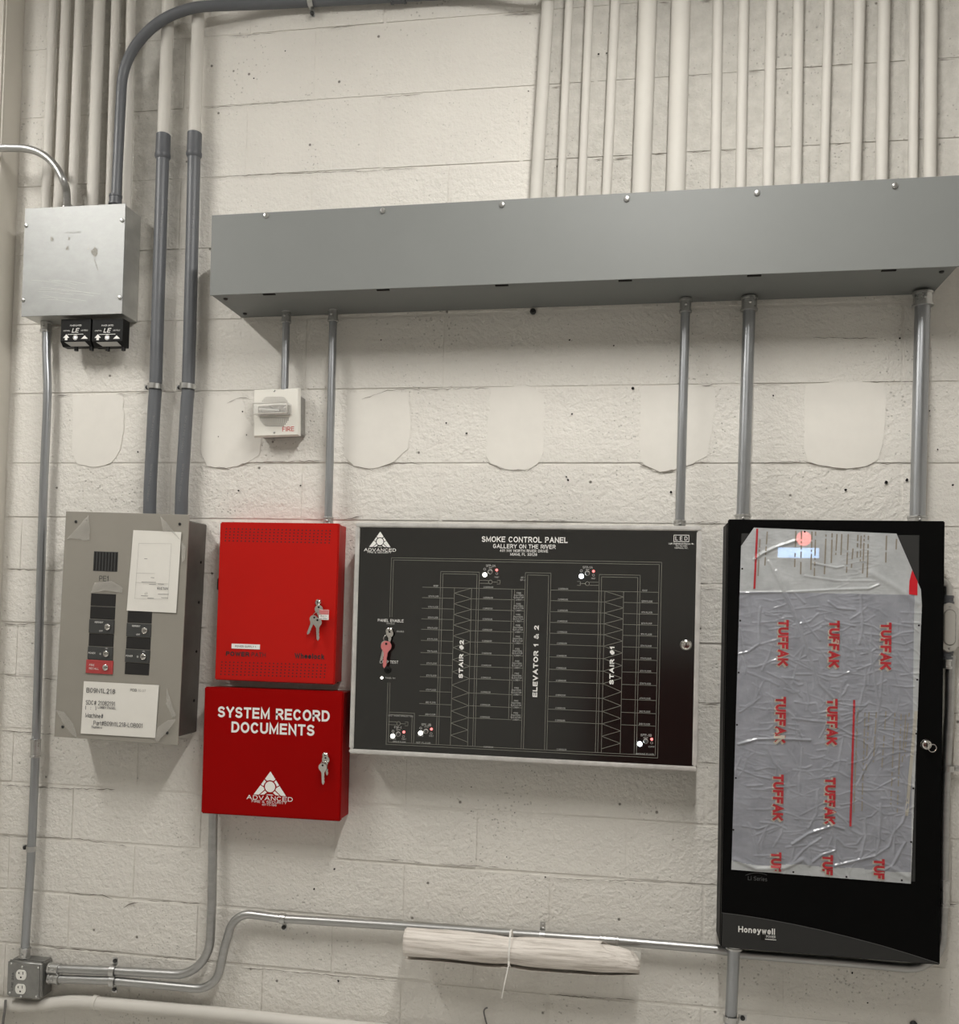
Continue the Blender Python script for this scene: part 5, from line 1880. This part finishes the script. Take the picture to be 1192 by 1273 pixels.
groups = [((602.6, 714.6), (609.3, 710.8), (617.4, 708.6), 'ledw2'), ((722.6, 716.4), (730, 712.6), (737.7, 710.2), 'ledw'), ((795.2, 924.8), (802.6, 921.4), (810.1, 919), 'ledw'),
          ((488.2, 915), (495, 912.6), (502, 910), 'ledw2'), ((522.8, 911.2), (529.3, 909.2), (536.3, 906.4), 'ledw2')]
for w_, kn, rd, mm_ in groups:
    c = F.l(*w_)
    obj('indicator_lamp', lathe(bmesh.new(), (c.x, Y, c.y), (0, -1, 0), [(0, 0.0060), (0.003, 0.0060), (0.006, 0.0042), (0.008, 0.0016)], 16), M_[mm_], t, smooth=True)
    c = F.l(*rd)
    obj('alarm_lamp', lathe(bmesh.new(), (c.x, Y, c.y), (0, -1, 0), [(0, 0.0036), (0.002, 0.0036), (0.004, 0.0026), (0.005, 0.001)], 14), M_['ledr'], t, smooth=True)
    c = F.l(*kn)
    kb = obj('selector_knob', lathe(bmesh.new(), (c.x, Y, c.y), (0, -1, 0), [(0, 0.0055), (0.002, 0.0055), (0.003, 0.004), (0.010, 0.0035), (0.011, 0.002)], 14), M_['brk'], t, smooth=True)
    obj('knob_ring', lathe(bmesh.new(), (c.x, Y, c.y), (0, -1, 0), [(0, 0.0064), (0.0012, 0.0064), (0.0016, 0.0056)], 16), M_['cast'], kb)
c = F.l(482, 833)
obj('lamp_test_button', lathe(bmesh.new(), (c.x, Y, c.y), (0, -1, 0), [(0, 0.0095), (0.003, 0.0095), (0.004, 0.007), (0.008, 0.0065), (0.009, 0.004)], 16), M_['modblack'], t, smooth=True)
c = F.l(474.6, 842.6)
obj('indicator_lamp', lathe(bmesh.new(), (c.x, Y, c.y), (0, -1, 0), [(0, 0.0036), (0.002, 0.0036), (0.004, 0.002)], 12), M_['ledw2'], t, smooth=True)
lock(F.l(484.5, 784.5), fd - 0.0005, 0.0098, t, 'key_switch')
lk = lock(F.l(852.7, 801.8), fd - 0.0005, 0.0125, t, 'cam_lock')
kp = P(484, 786, fd + 0.012)
t = thing('key_bunch', 'pink key hanging in the enable switch of the smoke control panel', 'keys', kp)
key(t, (0.0, 0.004, -0.004), math.radians(0), 0.8, M_['chrome'], thick=0.0022)
key(t, (-0.006, -0.006, -0.038), math.radians(-3), 1.15, M_['keypink'], thick=0.004)
key(t, (-0.011, 0.000, -0.034), math.radians(-12), 0.9, M_['chrome'], thick=0.002)
ring(t, (-0.005, -0.001, -0.017), 0.010, 0.0010, M_['chrome'], (0.2, 0.4, 0.5))

# ------------------------------------------------------------------ film-covered black cabinet
F = BC
fd = F.d
t = F.thing('fire_alarm_cabinet', 'tall black fire alarm cabinet on the right with a charcoal lower band', 'alarm cabinet')
obj('back_box', B(-F.hw - 0.002, F.hw - 0.006, -fd + 0.018, -0.001, -F.hh - 0.002, F.hh - 0.006, bev=0.003), M_['blackside'], t)
door = obj('door', B(-F.hw, F.hw, -fd, -fd + 0.018, -F.hh, F.hh, bev=0.002, seg=2), M_['blackcab'], t)
# charcoal band with an arched top
pts = []
for px, py in [(897.3, 1134.5), (920, 1137.3), (950, 1142), (985, 1148.5), (1020, 1156), (1055, 1164.5), (1095, 1175), (1130, 1185.5), (1166, 1197)]:
    pts.append(F.l(px, py))
band = [(-F.hw + 0.002, -F.hh + 0.002)] + [(F.hw - 0.002, -F.hh + 0.002)] + [(max(-F.hw + 0.002, min(F.hw - 0.002, p.x)), max(p.y, -F.hh + 0.003)) for p in reversed(pts)]
bo = obj('lower_band', prism(bmesh.new(), band, -fd - 0.0016, -fd + 0.001), M_['wedge'], door)
ed = bmesh.new()
for p, q in zip(pts, pts[1:]):
    fline(ed, p, q, 0.0012, -fd - 0.0019)
obj('band_edge', ed, M_['wedge_edge'], bo)
tx = bmesh.new()
y = -fd - 0.0021
text(tx, 'Honeywell', F.l(940.3, 1156.3), 0.0150, y, w=(F.l(963, 1157) - F.l(917.5, 1155)).length, bold=0.03)
c = F.l(956, 1164.5)
text(tx, 'POWER', (c.x + 0.004, c.y + 0.001), 0.006, y, w=0.022, bold=0.01)
fline(tx, (c.x - 0.009, c.y - 0.006), (c.x + 0.016, c.y - 0.006), 0.0016, y)
obj('lettering', tx, M_['white'], bo)
tx = bmesh.new()
flat(tx, [(c.x - 0.020, c.y - 0.009), (c.x - 0.011, c.y - 0.009), (c.x - 0.011, c.y + 0.008), (c.x - 0.020, c.y + 0.008)], y)
obj('emblem', tx, M_['dark'], bo)
tx = bmesh.new()
text(tx, 'Li Series', F.l(941.5, 1092.2), 0.0100, -fd - 0.0006, w=0.046)
ar = [F.l(927 + 26 * q, 1089.5 - 4.5 * math.sin(math.pi * (0.12 + 0.75 * q))) for q in [k / 8 for k in range(9)]]
for p, q in zip(ar, ar[1:]):
    fline(tx, p, q, 0.0010, -fd - 0.0006)
M_['dimprint'] = mat('dim_print', (0.09, 0.09, 0.09), 0.5)
obj('series_print', tx, M_['dimprint'], door)
# window in the door with the lit display and alarm lamp behind it
w0, w1 = F.l(921, 664), F.l(1142, 1090)
w1 = Vector((F.l(1142.3, 680).x, F.l(1020, 1088).y))
w0 = Vector((F.l(921, 700).x, F.l(1130, 665.3).y))
win = obj('window', B(w0.x, w1.x, -fd - 0.0006, -fd + 0.001, w1.y, w0.y), M_['smokewin'], door)
q0, q1 = F.l(966.8, 680.5), F.l(1018, 694)
obj('display', B(q0.x, q1.x, -fd - 0.0012, -fd, q1.y, q0.y, bev=0.0003), M_['lcd'], win)
c = F.l(999, 669.5)
obj('alarm_lamp', lathe(bmesh.new(), (c.x, -fd, c.y), (0, -1, 0), [(0, 0.0185), (0.0010, 0.0185), (0.0013, 0.016)], 20), M_['ledp'], win)
lc = F.l(1151, 925.5)
lk = lock(lc, fd, 0.0115, door)
kp = P(1151, 925.5, fd + 0.012)
t2 = thing('key_bunch', 'steel ring hanging on the lock of the black cabinet', 'keys', kp)
ring(t2, (0.014, -0.003, -0.008), 0.0095, 0.0011, M_['chrome'], (0.15, 0, 0.2))

# ------------------------------------------------------------------ protective film
FD = fd + 0.0022
loc = BC.loc + Vector((0, -FD, 0))
film_t = thing('protective_film', 'wrinkled grey protective film with red lettering over the tall black cabinet', 'plastic film', loc, -BC.a)
poly = [BC.l(*q, FD) for q in [(937, 656), (1114, 663.5), (1144.6, 733), (1145.7, 753), (1132, 1098.5), (909, 1081), (921, 679)]]
creases = []
for line, h, w in [
    ([(938, 695), (948, 688), (965, 680), (990, 672)], 3.0, 2.2), ([(955, 698), (975, 735), (985, 755), (992, 778)], 2.2, 2.0), ([(965, 710), (975, 740), (990, 770), (1000, 800), (1018, 850), (1036, 868)], 2.6, 2.2),
    ([(985, 735), (1000, 750)], 1.6, 1.4), ([(920, 737), (980, 736), (1040, 733), (1080, 732), (1092, 727)], 2.0, 1.6), ([(1030, 748), (1040, 756), (1062, 758)], 2.4, 1.6),
    ([(1070, 740), (1072, 780), (1068, 800)], 2.2, 1.6), ([(1072, 790), (1083, 815), (1092, 880), (1087, 930)], 2.0, 1.6), ([(1098, 820), (1094, 870), (1085, 925)], 1.6, 1.4),
    ([(945, 755), (943, 780), (944, 800), (930, 810), (918, 813)], 2.0, 1.6), ([(920, 885), (935, 875), (943, 868)], 1.8, 1.5), ([(918, 925), (940, 919), (965, 918), (1007, 920)], 2.6, 1.7),
    ([(985, 893), (1010, 896), (1030, 898), (1060, 914), (1070, 913)], 2.0, 1.5), ([(1000, 800), (990, 830), (985, 850)], 1.2, 1.4), ([(985, 1049), (1005, 1036), (1035, 1026), (1048, 1030)], 3.0, 1.9),
    ([(985, 1072), (1000, 1055), (1020, 1042)], 2.2, 1.6), ([(1010, 1071), (1022, 1062), (1038, 1057)], 2.8, 1.8), ([(1037, 1076), (1062, 1070), (1087, 1064)], 3.0, 1.8), ([(1087, 1064), (1105, 1052), (1110, 1035), (1122, 1022), (1128, 1000)], 2.2, 1.7),
    ([(1075, 1018), (1076, 1040), (1070, 1066)], 2.2, 1.6), ([(1094, 1000), (1093, 1045), (1089, 1062)], 2.0, 1.5), ([(1112, 1030), (1111, 1060)], 2.0, 1.5), ([(1098, 1082), (1110, 1075), (1124, 1048)], 2.4, 1.7),
    ([(955, 1024), (948, 1038), (942, 1050)], 1.4, 1.4), ([(975, 1010), (972, 1035), (962, 1052)], 1.2, 1.4), ([(1038, 1010), (1050, 1020), (1058, 1032), (1070, 1038)], 2.0, 1.6), ([(1040, 1042), (1050, 1052), (1064, 1054)], 1.8, 1.5),
    ([(1066, 975), (1075, 955), (1085, 940), (1092, 925)], 1.6, 1.4), ([(1060, 900), (1068, 880), (1075, 850), (1076, 830)], 1.4, 1.4), ([(940, 830), (958, 822), (975, 818)], 1.0, 1.6), ([(997, 930), (995, 960), (993, 985)], 1.2, 1.2),
    ([(930, 935), (925, 955), (918, 965)], 1.3, 1.3), ([(1010, 700), (1040, 706), (1048, 704)], 1.6, 1.4), ([(1000, 716), (1040, 722), (1092, 722)], 1.2, 1.6),
    ([(1082, 712), (1110, 728), (1140, 750)], 2.6, 5.0), ([(914, 1068), (940, 1080), (975, 1079), (998, 1068), (1005, 1075)], 3.2, 3.5), ([(1108, 1078), (1128, 1090)], 3.0, 4.0)]:
    creases.append(([BC.l(*q, FD) for q in line], h * 0.0013, w * 0.0015))


rw = random.Random(21)
for k in range(420):                     # many short, mostly level wrinkles where the film clings
    x0, y0 = rw.uniform(915, 1136), rw.uniform(742, 1088)
    if rw.random() < 0.72:
        an, ln = rw.gauss(0.05, 0.25), rw.uniform(6, 26)
    else:
        an, ln = rw.gauss(1.45, 0.35), rw.uniform(8, 30)
    kink = rw.gauss(0, 0.35)
    p1 = (x0 + ln * math.cos(an), y0 + ln * math.sin(an))
    p2 = (p1[0] + 0.7 * ln * math.cos(an + kink), p1[1] + 0.7 * ln * math.sin(an + kink))
    creases.append(([BC.l(x0, y0, FD), BC.l(*p1, FD), BC.l(*p2, FD)], rw.uniform(0.0006, 0.0021), rw.uniform(0.0013, 0.0024)))
CELL = 0.02
bucket = {}
for pl, h, w in creases:
    for a, b in zip(pl, pl[1:]):
        m3 = 2.5 * w
        for i in range(int(math.floor((min(a.x, b.x) - m3) / CELL)), int(math.floor((max(a.x, b.x) + m3) / CELL)) + 1):
            for j in range(int(math.floor((min(a.y, b.y) - m3) / CELL)), int(math.floor((max(a.y, b.y) + m3) / CELL)) + 1):
                bucket.setdefault((i, j), []).append((a.x, a.y, b.x - a.x, b.y - a.y, h, w))


def film_disp(u, v):
    s = 0.0
    for ax_, ay_, ex, ez, h, w in bucket.get((int(math.floor(u / CELL)), int(math.floor(v / CELL))), ()):
        L2_ = ex * ex + ez * ez + 1e-12
        tt = max(0.0, min(1.0, ((u - ax_) * ex + (v - ay_) * ez) / L2_))
        dx, dz = u - ax_ - tt * ex, v - ay_ - tt * ez
        q = (dx * dx + dz * dz) / (w * w)
        if q < 6:
            s = max(s, h * math.exp(-q))
    n1 = noise.noise(Vector((u * 9, v * 9, 3.1)))
    nf = noise.noise(Vector((u * 28 + 5, v * 95, 7.7)))
    ng = noise.noise(Vector((u * 70, v * 60 + 9, 1.7)))
    amp = max(0.0, noise.noise(Vector((u * 7 + 2, v * 7, 9.9))) + 0.25)
    s += 0.0010 * max(0, 0.5 + n1) + 0.0013 * amp * max(0.0, 1 - abs(nf) * 5) * 0.8 + 0.0006 * amp * abs(ng)
    top = BC_topv - v
    if top < 0.17:
        s += 0.0018 * (0.17 - top) / 0.17 * (1 + noise.noise(Vector((u * 14, v * 20, 4))))
    return s


BC_topv = max(p.y for p in poly)
us = [p.x for p in poly]
vs_ = [p.y for p in poly]
bm = bmesh.new()
NU, NV = 250, 470
u0, u1, v0, v1 = min(us), max(us), min(vs_), max(vs_)
g = [[bm.verts.new((u0 + (u1 - u0) * i / NU, 0, v0 + (v1 - v0) * j / NV)) for i in range(NU + 1)] for j in range(NV + 1)]
for j in range(NV):
    for i in range(NU):
        bm.faces.new((g[j][i], g[j][i + 1], g[j + 1][i + 1], g[j + 1][i]))
n = len(poly)
for i in range(n):
    a, b = poly[i], poly[(i + 1) % n]
    e = b - a
    nn = Vector((-e.y, 0, e.x))          # poly runs clockwise on the face: left side is outside
    bmesh.ops.bisect_plane(bm, geom=list(bm.verts) + list(bm.edges) + list(bm.faces), plane_co=(a.x, 0, a.y), plane_no=nn, clear_outer=True)
for v in bm.verts:
    v.co.y = -film_disp(v.co.x, v.co.z)
vtop = BC.l(1010, 737, FD).y
ul, ur = BC.l(1140, 760, FD).x, BC.l(1130, 1080, FD).x
for f in bm.faces:
    c = f.calc_center_median()
    edge = ul - 0.008 + (ur - ul) * (c.z - v1) / (v0 - v1) * 0
    bot = BC.l(909, 1078, FD).y + 0.015 + 0.012 * noise.noise(Vector((c.x * 9, 0, 5)))
    pocket = noise.noise(Vector((c.x * 8 + 3, c.z * 5.5, 2.2)))
    f.material_index = 1 if (c.z > vtop or c.x > edge or c.z < bot) else 0
    f.smooth = True
    f.normal_update()
if bm.faces[:][0].normal.y > 0:
    bmesh.ops.reverse_faces(bm, faces=bm.faces)
me = finish(bm, [M_['film'], M_['film_loose']], 'sheet')
sheet_o = bpy.data.objects.new('sheet', me)
COL.objects.link(sheet_o)
sheet_o.parent = film_t


def FL(px, py):
    return BC.l(px, py, FD)


ww = lambda x, ya, yb: FL(x, ya).y - FL(x, yb).y
words = [(973.3, 799, 'TUFFAK', 57), (1036.5, 800.5, 'TUFFAK', 58), (1100.8, 803, 'TUFFAK', 58.5), (970, 894.5, 'TUFFAK', 57), (1034, 897, 'TUFFAK', 57),
         (967, 991, 'TUFFAK', 57), (1031.5, 995, 'TUFFAK', 57.5), (964.5, 1071, 'TUF', 24), (1028.5, 1075, 'TUF', 25), (1092.5, 1080, 'TUF', 25)]
for x, yv, s, hp in words:
    c = FL(x, yv)
    W_ = ww(x, yv - hp / 2, yv + hp / 2)
    printed('lettering_outline', M_['tuffo'], film_t, sans, s, (c.x - 0.0022, c.y - 0.0018), 0.0262, -0.0010, w=W_ * 1.03, ang=-math.pi / 2, sw=0.36, fn=film_disp, gap=0.30)
    printed('lettering', M_['tuff'], film_t, sans, s, (c.x, c.y), 0.0250, -0.0018, w=W_, ang=-math.pi / 2, sw=0.25, fn=film_disp, gap=0.36)


def vstrip(bm, xa, ya, xb, yb, w, y=-0.0009, dash=None, rnd=random.Random(5)):
    n = max(2, int(abs(yb - ya) / 2.5))
    pts = [FL(xa + (xb - xa) * k / n, ya + (yb - ya) * k / n) for k in range(n + 1)]
    for k, (p, q) in enumerate(zip(pts, pts[1:])):
        if dash and rnd.random() < dash:
            continue
        vs = [bm.verts.new((u_, y - film_disp(u_, v_), v_)) for u_, v_ in ((p.x - w / 2, p.y), (p.x + w / 2, p.y), (q.x + w / 2, q.y), (q.x - w / 2, q.y))]
        f = bm.faces.new(vs)
        f.normal_update()
        if f.normal.y > 0:
            f.normal_flip()


printed('red_stripe', M_['tuff'], film_t, vstrip, 941, 657.5, 937.5, 732, 0.0050, -0.0014)
printed('red_stripe', M_['tuff'], film_t, vstrip, 1061.5, 870, 1056.7, 1027, 0.0050, -0.0014)
for xa, ya, xb, yb in [(953.5, 661, 950.5, 703), (944.5, 668, 942, 716), (989, 660, 987.5, 705), (996, 660, 995, 714), (1009, 661, 1007.5, 716), (1013.5, 661, 1012, 716), (1026.5, 662, 1024.5, 714), (1034, 663, 1033, 700),
                       (1040, 664, 1038.5, 690), (1046, 664, 1045, 690), (1054, 664, 1052, 712), (1060, 682, 1058, 706), (1066, 665, 1065, 696), (1070, 666, 1069, 698), (1074, 665, 1072, 713), (1079, 666, 1077.5, 718), (1101.5, 666, 1100.5, 702), (1114, 670, 1113.5, 683)]:
    printed('printed_line', M_['brown'], film_t, vstrip, xa, ya, xb, yb, 0.0032, dash=0.18)
for xa, ya, xb, yb in [(1066, 880, 1061, 1010), (1075, 883, 1071, 1008), (1080, 885, 1076, 960), (1089, 885, 1085, 950), (1101, 884, 1096, 954), (1112, 886, 1107, 1000), (1120, 885, 1115, 1010), (1126, 886, 1121, 950), (1130, 886, 1124, 940)]:
    printed('printed_line', M_['brown'], film_t, vstrip, xa, ya, xb, yb, 0.0026, dash=0.2)
st = bmesh.new()
vstrip(st, 1138.3, 884, 1126.5, 1014, 0.0075, -0.0009)
M_['buffstrip'] = mat('film_buff_strip', (0.40, 0.375, 0.32), 0.5)
obj('buff_strip', st, M_['buffstrip'], film_t)
tp = bmesh.new()
flat(tp, [FL(1133.5, 708.5), FL(1140.2, 723), FL(1140, 740), FL(1129.3, 739), FL(1130.2, 722)], 0)
bmesh.ops.triangulate(tp, faces=list(tp.faces))
bmesh.ops.subdivide_edges(tp, edges=list(tp.edges), cuts=3, use_grid_fill=True)
for v in tp.verts:
    v.co.y = -film_disp(v.co.x, v.co.z) - 0.0012
obj('red_tape', tp, M_['redtape'], film_t)
for px, py in [(922.5, 707), (920, 771.5), (918, 836), (916, 901), (914.5, 967), (911.5, 1031.5), (1142, 777.5), (1140, 845), (1138.3, 912), (1135, 980), (1132.3, 1046.5), (1000, 661), (986, 1084), (1052, 1090), (1120.5, 1094)]:
    c = FL(px, py)
    sb = lathe(bmesh.new(), (c.x, -film_disp(c.x, c.y), c.y), (0, -1, 0), [(0, 0.0024), (0.0008, 0.0024), (0.001, 0.001)], 8)
    obj('pin_hole', sb, M_['dark'], film_t)

# ------------------------------------------------------------------ rolled drawings tied to the conduit
d = 0.088
pa, pb = P(503, 1172, d), P(795, 1195, d)
axis = (pb - pa)
LEN_ = axis.length
ax = axis.normalized()
upv = Vector((0, -1, 0)).cross(ax).normalized()
if upv.z < 0:
    upv = -upv
loc = Vector(pa)
t = thing('drawing_roll', 'rolled paper drawings hanging under the low conduit by a zip tie', 'paper roll', loc)
bm = bmesh.new()
NS, NA = 70, 180
TURNS = 3.2


def roll_pt(s, th, thick=0.0):
    """s along the roll 0..1, th angle in turns (0 = outer free edge)"""
    R_ = 0.0385 - 0.0035 * th
    flatk = 0.80 + 0.12 * math.sin(s * 3.0)
    a = 2 * math.pi * th + 2.65
    fold = noise.noise(Vector((s * 1.7 + 0.9 * th, th * 7, 1)))
    w = 0.0050 * fold + 0.0032 * noise.noise(Vector((s * 3.5 + 2 * th, th * 17, 4))) + 0.0022 * max(0.0, 1 - 6 * abs(noise.noise(Vector((s * 1.4 + 1.3 * th, th * 11, 8)))))
    if th < 1.0:
        w += 0.006 * (1 - th)                       # outermost sheet lifts away from the roll
    sag = -0.004 * math.sin(math.pi * s)
    squeeze = 1 - 0.10 * math.exp(-((s - 0.46) / 0.05) ** 2) - 0.42 * max(0, (s - 0.80) / 0.20) ** 2 * (1 if th < 1.1 else 0.6)
    if s > 0.8:
        sag -= 0.030 * (1 - squeeze)
    return ax * (s * LEN_) + upv * ((R_ + w) * squeeze * math.cos(a) * 0.98 + sag) + Vector((0, -1, 0)) * ((R_ + w) * flatk * squeeze * math.sin(a) - 0.008)


grid = []
for i in range(NS + 1):
    row = []
    for j in range(NA + 1):
        th = TURNS * j / NA
        smax = 1.0
        smin = 0.0
        if th < 1.0:
            smax = 1.0 - 0.16 * max(0, math.cos(2 * math.pi * th + 2.65))      # outer sheet is torn back along its top
        else:
            smax = 0.985 + 0.03 * noise.noise(Vector((th * 2.3, 0, 6)))
            smin = 0.004 + 0.012 * abs(noise.noise(Vector((th * 2.9, 3, 6))))
        s = smin + (smax - smin) * i / NS
        row.append(bm.verts.new(roll_pt(s, th)))
    grid.append(row)
for i in range(NS):
    for j in range(NA):
        bm.faces.new((grid[i][j], grid[i + 1][j], grid[i + 1][j + 1], grid[i][j + 1]))
bmesh.ops.recalc_face_normals(bm, faces=bm.faces)
bmesh.ops.solidify(bm, geom=list(bm.faces), thickness=0.0006)
obj('paper', bm, M_['kraft'], t, smooth=True, auto=False)
cs = ax * (0.46 * LEN_)
tie = bmesh.new()
loop = []
for k in range(25):
    a = 2 * math.pi * k / 24
    q = cs + upv * (0.0405 * math.cos(a) - 0.002) + Vector((0, -1, 0)) * (0.0365 * math.sin(a) - 0.008)
    if math.cos(a) > 0.55:
        q += upv * 0.014 * (math.cos(a) - 0.55) / 0.45
    loop.append(q)
for dx in (-0.0016, 0.0, 0.0016):
    tube(tie, [q + ax * dx for q in loop], 0.0011, 6, caps=False)
tail = catmull([loop[8], loop[8] + Vector((-0.003, -0.012, -0.02)), loop[8] + Vector((-0.009, -0.022, -0.055)), loop[8] + Vector((-0.014, -0.020, -0.085))], 6)
tube(tie, tail, 0.0015, 6)
box(tie, loop[8].x - 0.003, loop[8].x + 0.003, loop[8].y - 0.006, loop[8].y, loop[8].z - 0.004, loop[8].z + 0.004)
obj('zip_tie', tie, M_['tie'], t)
sh = bmesh.new()
fp = P(777, 1184, 0.075) - loc
box(sh, fp.x, fp.x + 0.040, fp.y - 0.002, fp.y - 0.001, fp.z - 0.018, fp.z + 0.006)
obj('inner_corner', sh, M_['paper'], t)

# bit of wire sticking out of the wall below the roll
pts = [P(607, 1280, 0.004), P(603.5, 1268, 0.012), P(601.5, 1258, 0.018), P(603, 1254, 0.022), P(606, 1252.5, 0.02)]
o = obj('wire_stub', tube(bmesh.new(), offs(catmull(pts, 6), pts[0]), 0.0022, 8), M_['wire'], None, smooth=True)
o.location = pts[0]
tag(o, 'short curled grey wire stub on the wall below the paper roll', 'wire')
# dark plug low on the right
c = P(1135, 1272.5, 0.0)
o = obj('anchor_plug', lathe(bmesh.new(), (0, 0, 0), (0, -1, 0), [(0, 0.009), (0.006, 0.009), (0.010, 0.005)], 9), M_['blackm'], None, smooth=True)
o.location = (c.x, -0.001, c.z)
tag(o, 'dark anchor plug in the wall under the film-covered cabinet', 'wall anchor')
